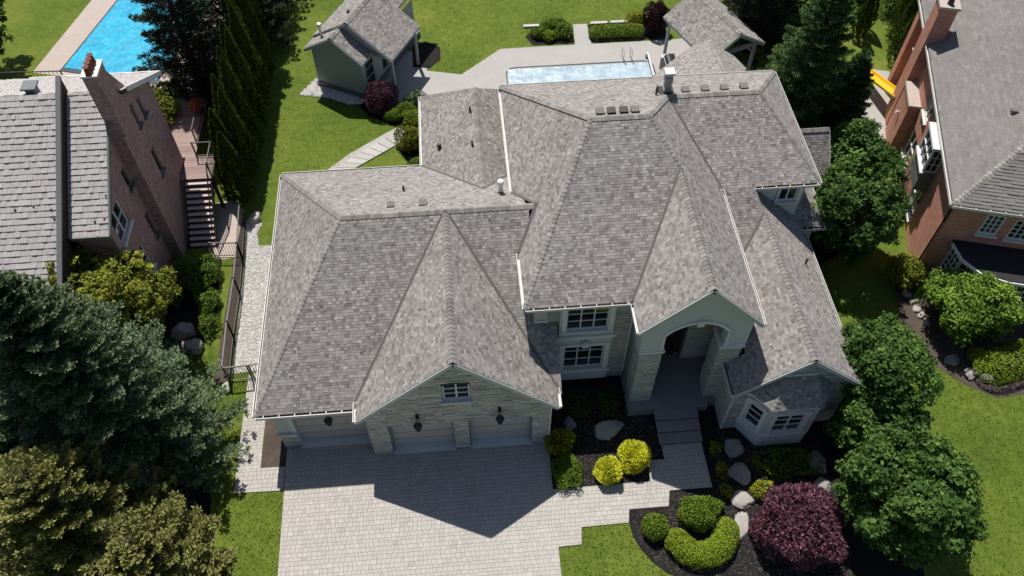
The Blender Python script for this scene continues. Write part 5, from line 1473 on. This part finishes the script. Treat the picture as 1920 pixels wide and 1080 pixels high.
def shrub(name, label, base, rad, lm, n=3600, leaf=(0.05, 0.09), rough=0.14, cz=None, seed=1, core="core", group=None, spiky=0.35, asp=0.55, cat="shrub", low=-0.55):
    """clipped or mounded shrub: dense small leaves over an added solid dark core"""
    rng = np.random.default_rng(seed)
    t = thing(name, (base[0], base[1], 0), label, cat, group)
    R = np.array(rad); cz = rad[2] * 0.78 if cz is None else cz
    ctr = np.array([base[0], base[1], cz])
    blob_core("dark_core", tuple(ctr), tuple(R * 0.7), core, t, seed)  # added dark core, closes the gaps between the leaves
    d = nrm(rng.normal(size=(int(n * 1.7), 3))); d = d[d[:, 2] > low][:n]
    f = lumpy(d, rng, rough, 8, (3, 9)) * (1 - 0.2 * rng.random(len(d)) ** 1.5)
    P = ctr + d * R * f[:, None]; P[:, 2] = np.maximum(P[:, 2], 0.04)
    nn = nrm(d / R)
    Nv = nrm(nn + rng.normal(size=P.shape) * 0.55)
    D0, S0 = frame_from(Nv, rng)
    D = nrm(D0 * (1 - spiky) + nn * spiky + np.array([0, 0, 0.15])); S = nrm(np.cross(D, Nv + 1e-3))
    L = rng.uniform(*leaf, len(P))
    leafmesh("foliage", P, D, S, L, L * asp, rng.normal(0.48, 0.2, len(P)), LM[lm], t)
    return t

def arc_hedge(name, label, pts, r, h, lm, n=7000, leaf=(0.05, 0.085), seed=1):
    rng = np.random.default_rng(seed)
    P = np.array(pts, float)
    for _ in range(3):      # round the corners of the centre line
        P = np.vstack([P[:1], np.stack([P[:-1] * 0.75 + P[1:] * 0.25, P[:-1] * 0.25 + P[1:] * 0.75], 1).reshape(-1, 2), P[-1:]])
    pts = [tuple(p) for p in P]
    c = P.mean(0)
    t = thing(name, (c[0], c[1], 0), label, "hedge")
    seg = np.linalg.norm(np.diff(P, axis=0), axis=1); cum = np.concatenate([[0], np.cumsum(seg)])
    mk("dark_core", *tube([(p[0], p[1], h * 0.45) for p in pts], [min(r * 0.75, h * 0.4)] * len(pts), 10), MT["core"], t, smooth=True)  # added dark core along the hedge line, keeps the foliage opaque
    s = rng.random(n) * (cum[-1] + 2 * r) - r
    sc = np.clip(s, 0, cum[-1])
    x = np.interp(sc, cum, P[:, 0]); y = np.interp(sc, cum, P[:, 1])
    k = np.clip(np.searchsorted(cum, sc, side='right') - 1, 0, len(seg) - 1)
    tg0 = np.vstack([P[1:] - P[:-1], P[-1:] - P[-2:-1]])
    tgv = nrm(tg0 + np.vstack([tg0[:1], tg0[:-1]]))
    fr = np.clip((sc - cum[k]) / seg[k], 0, 1)[:, None]
    tg = nrm(tgv[k] * (1 - fr) + tgv[k + 1] * fr)
    e = (s - sc) / r
    a = rng.uniform(-0.35, math.pi + 0.35, n)
    sh = np.sqrt(np.clip(1 - e * e, 0.02, 1)) * (1 - 0.16 * rng.random(n) ** 1.5) * (1 + 0.07 * np.sin(s * 9) * np.sin(a * 5 + s * 4))
    lat = np.cos(a) * r * sh; up = np.sin(a) * (h * 0.55) * sh
    Q = np.stack([x + tg[:, 0] * e * r - tg[:, 1] * lat, y + tg[:, 1] * e * r + tg[:, 0] * lat, np.maximum(h * 0.45 + up, 0.04)], 1)
    nn = nrm(np.stack([tg[:, 0] * e - tg[:, 1] * np.cos(a), tg[:, 1] * e + tg[:, 0] * np.cos(a), np.sin(a)], 1))
    Nv = nrm(nn + rng.normal(size=Q.shape) * 0.55)
    D, S = frame_from(Nv, rng); D = nrm(D * 0.7 + nn * 0.3); S = nrm(np.cross(D, Nv + 1e-3))
    L = rng.uniform(*leaf, n)
    leafmesh("foliage", Q, D, S, L, L * 0.6, rng.normal(0.5, 0.2, n), LM[lm], t)
    return t

def boulder(label, x, y, size, rz, m="boulder", seed=1, z=0.0, name="boulder", group="garden boulders"):
    V, F = [], []
    nu, nv_ = 18, 11
    rot = Matrix.Rotation(rz, 3, 'Z')
    planes = []
    rr = random.Random(seed)
    for _ in range(13):
        planes.append((Vector((rr.gauss(0, 1), rr.gauss(0, 1), rr.gauss(0.2, 0.8))).normalized(), rr.uniform(0.52, 0.85)))
    for j in range(nv_ + 1):
        th = math.pi * j / nv_
        for i in range(nu):
            ph = 2 * math.pi * i / nu
            d = Vector((math.sin(th) * math.cos(ph), math.sin(th) * math.sin(ph), math.cos(th)))
            r = 1.0
            for n, o in planes:
                c = d.dot(n)
                if c > 0.05: r = min(r, o / c)
            r = r * (1 + 0.07 * mnoise.noise(d * 3 + Vector((seed * 1.7, 0, 0))))
            p = rot @ Vector((d.x * r * size[0], d.y * r * size[1], d.z * r * size[2]))
            V.append((x + p.x, y + p.y, min(max(z - 0.03, z + size[2] * 0.35 + p.z), z + size[2] * (0.95 + 0.12 * mnoise.noise(Vector((p.x * 2.5, p.y * 2.5, seed)))))))
    for j in range(nv_):
        for i in range(nu):
            F.append((j * nu + i, (j + 1) * nu + i, (j + 1) * nu + (i + 1) % nu, j * nu + (i + 1) % nu))
    return mk(name, V, F, MT[m], label=label, cat="boulder", group=group)

# ------------------------------------------------------------------ trees on the left
conifer("spruce_tree", "huge blue spruce filling the left foreground", (-14.9, 0.9), 12.2, 4.6, "spruce", seed=3, levels=46, whorl=13, twigs=13, tufts=8, blade=(0.12, 0.21), bw=0.26, droop=0.22, mean=0.45, tipgain=0.75)
conifer("cypress_tree", "olive green conifer in the lower left corner, left of its twin", (-14.9, -3.3), 7.2, 3.0, "olive", seed=5, levels=32, whorl=10, twigs=10, tufts=7, blade=(0.12, 0.2), bw=0.36, droop=-0.25, tipup=0.25, expo=0.6, mean=0.64, group="olive conifers")
conifer("cypress_tree", "olive green conifer at the bottom edge below the blue spruce", (-12.0, -5.0), 5.2, 2.5, "olive", seed=6, levels=26, whorl=9, twigs=10, tufts=7, blade=(0.12, 0.2), bw=0.36, droop=-0.25, tipup=0.25, expo=0.6, mean=0.66, group="olive conifers")
conifer("cypress_tree", "smallest olive green conifer at the bottom edge beside the lawn strip", (-11.0, -5.8), 3.6, 1.5, "olive", seed=8, levels=18, whorl=8, twigs=9, tufts=7, blade=(0.11, 0.18), bw=0.36, droop=-0.2, tipup=0.25, expo=0.6, mean=0.66, group="olive conifers")
conifer("cypress_tree", "lighter green conifer cut by the left edge below the blue spruce", (-17.6, -1.6), 7.6, 2.2, "spruce_g", seed=9, levels=26, whorl=9, twigs=10, tufts=7, blade=(0.12, 0.2), bw=0.36, droop=-0.25, tipup=0.25, expo=0.6, mean=0.6, group="olive conifers")
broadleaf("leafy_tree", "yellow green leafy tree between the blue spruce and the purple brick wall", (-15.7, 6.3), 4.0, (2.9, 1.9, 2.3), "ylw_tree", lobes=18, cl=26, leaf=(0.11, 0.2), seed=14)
hed = [(-11.75, 15.6, 4.6), (-12.1, 16.5, 5.3), (-11.6, 17.3, 5.9), (-12.0, 18.2, 6.0), (-11.6, 19.1, 6.4), (-11.9, 20.0, 6.3), (-11.5, 20.9, 6.7), (-11.9, 21.9, 6.6), (-11.5, 22.9, 6.9), (-11.8, 24.0, 7.0), (-11.5, 25.4, 7.2), (-11.7, 27.0, 7.4)]
ordn = ["nearest", "second", "third", "fourth", "fifth", "sixth", "seventh", "eighth", "ninth", "tenth", "eleventh", "farthest"]
for k, (x, y, h) in enumerate(hed):
    columnar("cedar_tree", f"pointed hedge cedar left of the side lawn, {ordn[k]} from the stairs", (x, y), h, 0.78, "cedar", seed=20 + k, group="cedar hedge row")
conifer("pine_tree", "tall dark conifer beside the turquoise pool, nearest the brick house", (-14.6, 23.2), 11.5, 3.1, "pine", seed=31, levels=30, whorl=8, twigs=10, tufts=6, blade=(0.13, 0.24), bw=0.3, group="dark conifers")
conifer("pine_tree", "tall dark conifer behind the cedar row", (-13.2, 28.0), 12.5, 3.3, "pine", seed=32, levels=30, whorl=8, twigs=10, tufts=6, blade=(0.13, 0.24), bw=0.3, group="dark conifers")
conifer("pine_tree", "tall dark conifer at the top edge left of the pool house", (-12.4, 32.5), 11.0, 2.8, "pine", seed=33, levels=26, whorl=8, twigs=9, tufts=6, blade=(0.14, 0.25), bw=0.3, group="dark conifers")
broadleaf("leafy_tree", "pale leafed small tree behind the purple brick chimney", (-16.0, 19.6), 2.6, (1.2, 1.3, 1.6), "ylw_tree", lobes=9, cl=16, seed=35)
broadleaf("leafy_tree", "dark leafy tree cut by the top left corner", (-28.3, 27.8), 3.4, (2.4, 2.6, 2.6), "maple", lobes=13, cl=26, leaf=(0.13, 0.24), seed=36)
shrub("shrub", "rounded green shrub between brick wall and stairs foot", (-12.95, 10.15), (0.8, 0.85, 0.75), "bright", 2600, (0.07, 0.13), 0.25, seed=41)
shrub("shrub", "small green shrub beside the iron fence, middle of three", (-12.55, 8.5), (0.6, 0.65, 0.5), "bright", 1500, (0.07, 0.13), 0.3, seed=42)
shrub("shrub", "lowest green shrub above the grey boulders", (-12.4, 7.2), (0.45, 0.6, 0.4), "bright", 1100, (0.07, 0.13), 0.3, seed=43)
shrub("shrub", "shaded dark shrub against the purple brick wall", (-13.9, 9.6), (0.75, 1.2, 0.9), "maple", 2600, (0.08, 0.14), 0.3, seed=44)

# ------------------------------------------------------------------ trees on the right
conifer("spruce_tree", "green spruce right of the house roof beside the pavilion", (18.7, 18.4), 10.2, 2.8, "spruce_g", seed=51, levels=34, whorl=9, twigs=11, tufts=7, blade=(0.12, 0.21), bw=0.28, droop=0.3, mean=0.52, tipgain=0.6)
conifer("spruce_tree", "smaller green spruce behind the yellow slide", (21.0, 17.6), 5.6, 1.5, "spruce_g", seed=52, levels=24, whorl=8, twigs=9, tufts=6, blade=(0.12, 0.2), bw=0.28, mean=0.5)
conifer("pine_tree", "dark conifer behind the pavilion", (18.3, 26.0), 9.5, 2.6, "pine", seed=53, levels=24, whorl=8, twigs=9, tufts=6, blade=(0.14, 0.24), bw=0.3, group="dark conifers")
conifer("pine_tree", "dark conifer at the top edge right of the pavilion", (20.5, 29.5), 10.0, 2.8, "pine", seed=54, levels=24, whorl=8, twigs=9, tufts=6, blade=(0.14, 0.24), bw=0.3, group="dark conifers")
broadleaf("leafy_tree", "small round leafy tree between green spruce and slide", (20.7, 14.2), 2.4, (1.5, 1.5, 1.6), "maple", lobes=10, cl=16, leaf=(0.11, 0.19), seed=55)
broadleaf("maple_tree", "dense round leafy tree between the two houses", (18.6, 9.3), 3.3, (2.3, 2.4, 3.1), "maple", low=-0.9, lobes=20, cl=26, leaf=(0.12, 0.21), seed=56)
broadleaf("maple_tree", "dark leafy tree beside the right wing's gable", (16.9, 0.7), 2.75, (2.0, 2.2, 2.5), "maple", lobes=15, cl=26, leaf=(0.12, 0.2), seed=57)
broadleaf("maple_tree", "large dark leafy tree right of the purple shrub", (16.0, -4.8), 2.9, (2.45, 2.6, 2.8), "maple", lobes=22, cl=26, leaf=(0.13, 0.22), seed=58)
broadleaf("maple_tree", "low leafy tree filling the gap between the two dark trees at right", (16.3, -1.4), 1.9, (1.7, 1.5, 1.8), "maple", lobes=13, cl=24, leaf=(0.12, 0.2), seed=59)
shrub("japanese_maple", "mounded purple leafed shrub at the lower right", (12.15, -4.9), (1.7, 1.65, 1.4), "purple", 9500, (0.13, 0.24), 0.13, seed=61, core="core_purple", spiky=0.42, asp=0.34)
broadleaf("leafy_tree", "broad bright green tree in front of the red brick house", (22.9, 4.5), 1.75, (2.0, 1.75, 1.5), "bright", lobes=20, cl=26, leaf=(0.10, 0.18), seed=62, cat="tree")
broadleaf("leafy_shrub", "yellow green shrub at the corner of the red brick house", (21.0, 7.2), 0.85, (0.8, 0.75, 0.75), "ylw_tree", lobes=9, cl=16, leaf=(0.08, 0.15), seed=63, cat="shrub")
columnar("clipped_cone", "bright green clipped cone shrub beside the red brick corner", (21.95, 6.1), 1.6, 0.75, "box", seed=64, n=3600, leaf=(0.07, 0.12), prof=lambda x: 1.02 * (1 - x) ** 0.8)
arc_hedge("clipped_hedge", "lime green clipped hedge mound at the right edge", [(23.2, 1.75), (24.2, 1.9), (25.4, 2.3)], 0.85, 1.1, "box_lime", 7000, seed=65)
shrub("shrub", "small clipped ball shaded under the bright green tree", (22.85, 2.45), (0.42, 0.42, 0.45), "gold_dim", 1500, seed=66)
for k, (x, y, h, r) in enumerate(((25.3, 26.2, 3.4, 0.5), (26.0, 27.0, 3.6, 0.5), (26.9, 23.6, 3.6, 0.7), (27.4, 25.0, 3.8, 0.7), (27.9, 26.4, 4.0, 0.7))):
    columnar("cedar_tree", ["slim dark cedar on the small rear lawn, nearer of the left pair", "slim dark cedar on the small rear lawn, farther of the left pair", "dark hedge cedar beside the red brick house, nearest", "dark hedge cedar beside the red brick house, middle", "dark hedge cedar beside the red brick house, farthest"][k], (x, y), h, r, "cedar", seed=70 + k, n=2600, group="cedars behind the red brick house")
shrub("shrub", "bright shrub at the top edge above the slim cedars", (26.0, 29.2), (1.4, 0.9, 0.8), "bright", 2600, (0.09, 0.16), 0.3, seed=76)
shrub("shrub", "bright shrub at the top edge beside the red brick chimney", (28.6, 28.6), (1.2, 0.9, 0.9), "bright", 2200, (0.09, 0.16), 0.3, seed=77)

# ------------------------------------------------------------------ front garden shrubs
shrub("shrub", "golden round shrub at the walkway edge, left of the pair", (5.2, -1.72), (0.56, 0.54, 0.55), "gold", 4200, (0.08, 0.14), 0.2, seed=81, spiky=0.6, asp=0.5, group="golden shrubs")
shrub("shrub", "golden round shrub at the walkway edge, right of the pair", (6.38, -1.22), (0.62, 0.6, 0.6), "gold", 4600, (0.08, 0.14), 0.2, seed=82, spiky=0.6, asp=0.5, group="golden shrubs")
shrub("shrub", "dull yellow green round shrub at the garage's right corner", (3.32, -0.28), (0.58, 0.56, 0.6), "gold_dim", 2600, (0.07, 0.13), 0.22, seed=83, spiky=0.6)
shrub("shrub", "low green clipped mound beside the driveway edge", (3.55, -1.55), (0.62, 0.85, 0.42), "box", 3600, seed=84)
shrub("shrub", "small light green clipped ball left of the crescent hedge", (6.72, -4.25), (0.56, 0.56, 0.52), "box", 3800, seed=85, rough=0.04)
shrub("shrub", "largest round green clipped shrub in the front bed", (8.5, -3.85), (0.72, 0.72, 0.72), "box", 5200, (0.06, 0.1), seed=86)
shrub("shrub", "tiny green tuft beside the largest clipped ball", (9.42, -3.5), (0.27, 0.27, 0.28), "bright", 700, (0.06, 0.1), 0.2, seed=87)
arc_hedge("clipped_hedge", "crescent shaped lime green clipped hedge in the front bed", [(7.5, -4.88), (7.72, -5.25), (8.2, -5.5), (8.75, -5.48), (9.2, -5.2), (9.45, -4.85), (9.5, -4.6)], 0.53, 0.74, "box_lime", 11000, seed=88)
shrub("shrub", "yellowish small shrub between pale boulders and purple shrub", (11.4, -3.05), (0.4, 0.42, 0.42), "gold_dim", 1300, (0.07, 0.12), 0.25, seed=89)
for k, (x, y) in enumerate(((9.95, -0.95), (9.98, -1.95), (10.0, -2.9))):
    shrub("low_plant", ["shaded low plant beside the walk, nearest the porch", "shaded low plant beside the walk, middle one", "shaded low plant beside the walk, nearest the pale boulder"][k], (x, y), (0.26, 0.3, 0.2), "gold_dim", 420, (0.06, 0.1), 0.3, seed=90 + k, cat="plant", group="low plants by the walk")
shrub("shrub", "dark shaded mound under the bow window", (4.3, 1.5), (0.7, 0.55, 0.25), "maple", 1500, (0.06, 0.1), 0.15, seed=94)
shrub("shrub", "dark shaded mound left of the porch column", (5.75, 1.55), (0.55, 0.6, 0.25), "maple", 1500, (0.06, 0.1), 0.15, seed=95)
shrub("ground_cover", "dark green low shrub under the bay window", (12.7, -1.9), (1.4, 0.7, 0.3), "box", 2600, (0.06, 0.1), 0.2, seed=96)

# rear garden
shrub("shrub", "purple round shrub in front of the pool house porch", (-4.45, 22.05), (0.95, 0.9, 0.95), "purple", 3600, (0.09, 0.17), 0.2, seed=101, core="core_purple", spiky=0.5, asp=0.4)
shrub("shrub", "bright green mound behind the rear wing, left of three", (-3.75, 21.0), (0.5, 0.42, 0.38), "box", 1700, seed=102)
shrub("shrub", "bright green mound behind the rear wing, middle of three", (-3.0, 21.45), (0.6, 0.45, 0.42), "box", 1900, seed=103)
shrub("shrub", "bright green mound behind the rear wing, nearest the eave", (-2.7, 20.7), (0.55, 0.5, 0.45), "box_lime", 2000, seed=104)
shrub("shrub", "grey green soft shrub beside the patio edge", (-2.5, 22.2), (0.6, 0.5, 0.5), "spruce", 1500, (0.08, 0.13), 0.25, seed=105)
shrub("shrub", "yellow green round shrub below the rear slab path", (-2.75, 18.75), (0.75, 0.7, 0.72), "ylw_tree", 2800, (0.08, 0.14), 0.2, seed=106, spiky=0.5)
shrub("shrub", "low green shrub touching the rear wing eave", (-2.45, 16.9), (0.6, 0.5, 0.35), "box", 1400, seed=107)
for k, (x, y, r) in enumerate(((5.3, 27.9, 0.45), (6.0, 27.6, 0.42), (6.0, 28.5, 0.5), (6.9, 27.9, 0.6), (6.7, 28.7, 0.5))):
    shrub("shrub", ["green mound left of the short rear path, leftmost", "green mound left of the short rear path, at the patio edge", "green mound left of the short rear path, farthest left", "green mound left of the short rear path, beside the path", "green mound left of the short rear path, behind the others"][k], (x, y), (r, r * 0.85, r * 0.8), ["bright", "box_lime", "box", "box", "bright"][k], 1200, (0.08, 0.13), 0.2, seed=110 + k, group="rear bed mounds")
arc_hedge("clipped_hedge", "low green hedge along the rear patio edge", [(9.0, 27.7), (10.2, 27.75), (11.5, 27.7)], 0.55, 0.65, "box", 4200, (0.07, 0.11), seed=116)
shrub("shrub", "pale yellow green shrub beside the dark purple rear shrub", (11.6, 28.6), (0.55, 0.5, 0.55), "gold_dim", 1500, (0.08, 0.13), 0.2, seed=117)
shrub("shrub", "dark purple upright shrub at the rear patio corner", (12.75, 28.0), (0.8, 0.75, 1.15), "purple_dk", 3200, (0.09, 0.16), 0.18, seed=118, core="core_purple", spiky=0.5)
# deck pots
pt = thing("flower_pot", (-14.0, 19.9, 2.28), "pot of red flowers on the wooden deck", "flower pot")
mk("pot", *tube([(-14.0, 19.9, 2.28), (-14.0, 19.9, 2.62), (-14.0, 19.9, 2.68)], [0.2, 0.28, 0.3], 12), MT["clay"], pt)
rng_ = np.random.default_rng(9)
for nm, mm, cnt in (("leaves", LM["bright"], 260), ("flowers", None, 160)):
    d = nrm(rng_.normal(size=(cnt, 3))); d[:, 2] = np.abs(d[:, 2])
    P = np.array([-14.0, 19.9, 2.75]) + d * np.array([0.42, 0.42, 0.34]) * (0.7 + 0.35 * rng_.random((cnt, 1)) + (0.12 if nm == "flowers" else 0))
    D, S = frame_from(nrm(d + rng_.normal(size=d.shape) * 0.4), rng_)
    leafmesh(nm, P, D, S, np.full(cnt, 0.13), np.full(cnt, 0.1), rng_.random(cnt), mm or MT["red_flower"], pt)

# ------------------------------------------------------------------ boulders
boulder("grey boulder beside the bay, nearest the wing wall", 10.8, -0.95, (0.46, 0.72, 0.24), 0.1, seed=1)
boulder("grey shaded boulder, second from the bay", 10.72, -2.1, (0.6, 0.64, 0.24), 0.2, seed=2)
boulder("pale sunlit boulder between the grey boulders and the crescent hedge", 10.6, -3.3, (0.52, 0.58, 0.26), 0.4, "boulder_pale", seed=3)
boulder("long pale sunlit boulder beside the crescent hedge", 10.2, -4.4, (0.42, 0.88, 0.24), -0.35, "boulder_pale", seed=4)
boulder("long grey boulder in the bed below the bow window", 5.6, 0.35, (0.95, 0.5, 0.3), 0.18, "boulder_pale", seed=5)
boulder("small grey boulder near the garage corner", 3.95, 0.7, (0.35, 0.45, 0.3), 0.1, seed=6)
boulder("large grey boulder under the spruce, upper of two", -13.5, 7.0, (0.75, 0.55, 0.6), -0.4, seed=7)
boulder("large grey boulder under the spruce, lower of two", -13.0, 6.1, (0.6, 0.6, 0.5), 0.4, seed=8)
boulder("pale boulder at the top of the gravel strip", -10.95, 13.9, (0.42, 0.55, 0.35), -0.2, "boulder_pale", seed=9)
boulder("pale block at the foot of the iron gate", -11.2, 3.85, (0.26, 0.36, 0.2), 0.3, "boulder_pale", seed=10)
boulder("shaded boulder behind the purple shrub, right of the bay", 14.1, -1.9, (0.45, 0.65, 0.3), 0.2, seed=11)
boulder("shaded boulder behind the purple shrub, below the other", 14.0, -3.0, (0.5, 0.5, 0.3), 0.6, seed=12)
for k in range(5):
    boulder(["first", "second", "third", "fourth", "fifth"][k] + " pale edging stone beside the clipped cone, counted from the top", 21.2 + 0.06 * k, 6.35 - 0.42 * k, (0.3, 0.24, 0.16), 0.3 * k, "boulder_pale", seed=20 + k, name="edging_stone", group="edging stones")
for k, (x, y) in enumerate(((21.75, 2.55), (22.4, 1.75), (22.95, 1.45))):
    boulder(["shaded edging boulder under the bright tree, leftmost", "shaded edging boulder under the bright tree, middle", "shaded edging boulder under the bright tree, beside the lime hedge"][k], x, y, (0.42, 0.36, 0.24), 0.8 * k, seed=30 + k, name="edging_stone", group="edging stones")
for k in range(4):
    a = [(5.0, 29.0), (6.3, 29.1), (9.3, 28.95), (10.6, 28.95)][k]
    V, F = prism([(a[0] - 0.55, a[1] - 0.11), (a[0] + 0.55, a[1] - 0.12), (a[0] + 0.58, a[1] + 0.1), (a[0] - 0.5, a[1] + 0.12)], 0.0, 0.12)
    mk("edging_stone", V, F, MT["boulder_pale"], tint=0.5, label=["pale block edging the rear bed, far left", "pale block edging the rear bed, left of the path", "pale block edging the rear bed, right of the path", "pale block edging the rear bed, far right"][k], cat="boulder", group="rear edging blocks")

# ------------------------------------------------------------------ grass blades over the lawns in view
def in_poly(x, y, poly):
    c = np.zeros(len(x), bool)
    for i in range(len(poly)):
        (xa, ya), (xb, yb) = poly[i], poly[i - 1]
        with np.errstate(divide='ignore', invalid='ignore'):
            c ^= ((ya > y) != (yb > y)) & (x < (xb - xa) * (y - ya) / (yb - ya + 1e-12) + xa)
    return c
LM["blade"] = leafmat("grass_blade", [(0, (0.034, 0.07, 0.008)), (0.5, (0.088, 0.152, 0.016)), (0.8, (0.15, 0.20, 0.03)), (1, (0.26, 0.26, 0.07))], 0.3)
rg = np.random.default_rng(77)
lawns = [([(2.8, -4.62), (3.72, -4.6), (3.8, -3.9), (5.76, -3.87), (5.8, -4.4), (6.0, -4.98), (6.85, -6.0), (8, -6.5), (10, -6.5), (10, -7.5), (2.78, -7.5)], 150),
         ([(-11.0, -1.32), (-8.24, -1.34), (-8.2, -7), (-11.0, -7)], 150), ([(-12.6, 2.5), (-10.36, -1.0), (-10.35, 4.2), (-11.8, 4.3), (-12.2, 6.5)], 150),
         ([(17.6, -8), (18.5, 1.5), (20.1, 5), (20.8, 7.4), (18, 8), (16, 6), (16, 8), (22, 8), (20.2, 4.9), (20.7, 3.4), (21.1, 2.1), (22, 1.2), (23.1, .4), (26, .4), (26, -8)], 90),
         ([(-10.6, 14.4), (-9, 13.9), (-2.1, 14.0), (-3, 17.6), (-7.4, 16.9), (-3.7, 20.3), (-6.2, 22.4), (-9.5, 23.2), (-8.6, 25), (-5.5, 29), (-1.8, 28), (-1.5, 25.2), (.3, 24.8), (2.8, 27), (4.6, 27.2), (5.2, 29.1), (14, 29.2), (14, 36), (-10.6, 36)], 34)]
Gp = []
for poly, dens in lawns:
    xs = [p[0] for p in poly]; ys = [p[1] for p in poly]
    n = int((max(xs) - min(xs)) * (max(ys) - min(ys)) * dens)
    x = rg.uniform(min(xs), max(xs), n); y = rg.uniform(min(ys), max(ys), n)
    k = in_poly(x, y, poly)
    Gp.append(np.stack([x[k], y[k], np.full(k.sum(), 0.03)], 1))
Gp = np.vstack(Gp)
N_ = len(Gp)
D = nrm(rg.normal(size=(N_, 3)) * np.array([0.7, 0.7, 0.2]) + np.array([0, 0, 0.75])); S = nrm(np.cross(D, rg.normal(size=(N_, 3))))
patch = np.array([mnoise.noise(Vector((p[0] * 0.5, p[1] * 0.5, 1.0))) for p in Gp])
gl = leafmesh("grass", Gp, D, S, rg.uniform(0.06, 0.13, N_), rg.uniform(0.02, 0.04, N_), 0.55 + 0.35 * patch + rg.normal(0, 0.06, N_), LM["blade"], None)
tag(gl, "short mown grass blades on the lawns", None, None, "stuff")
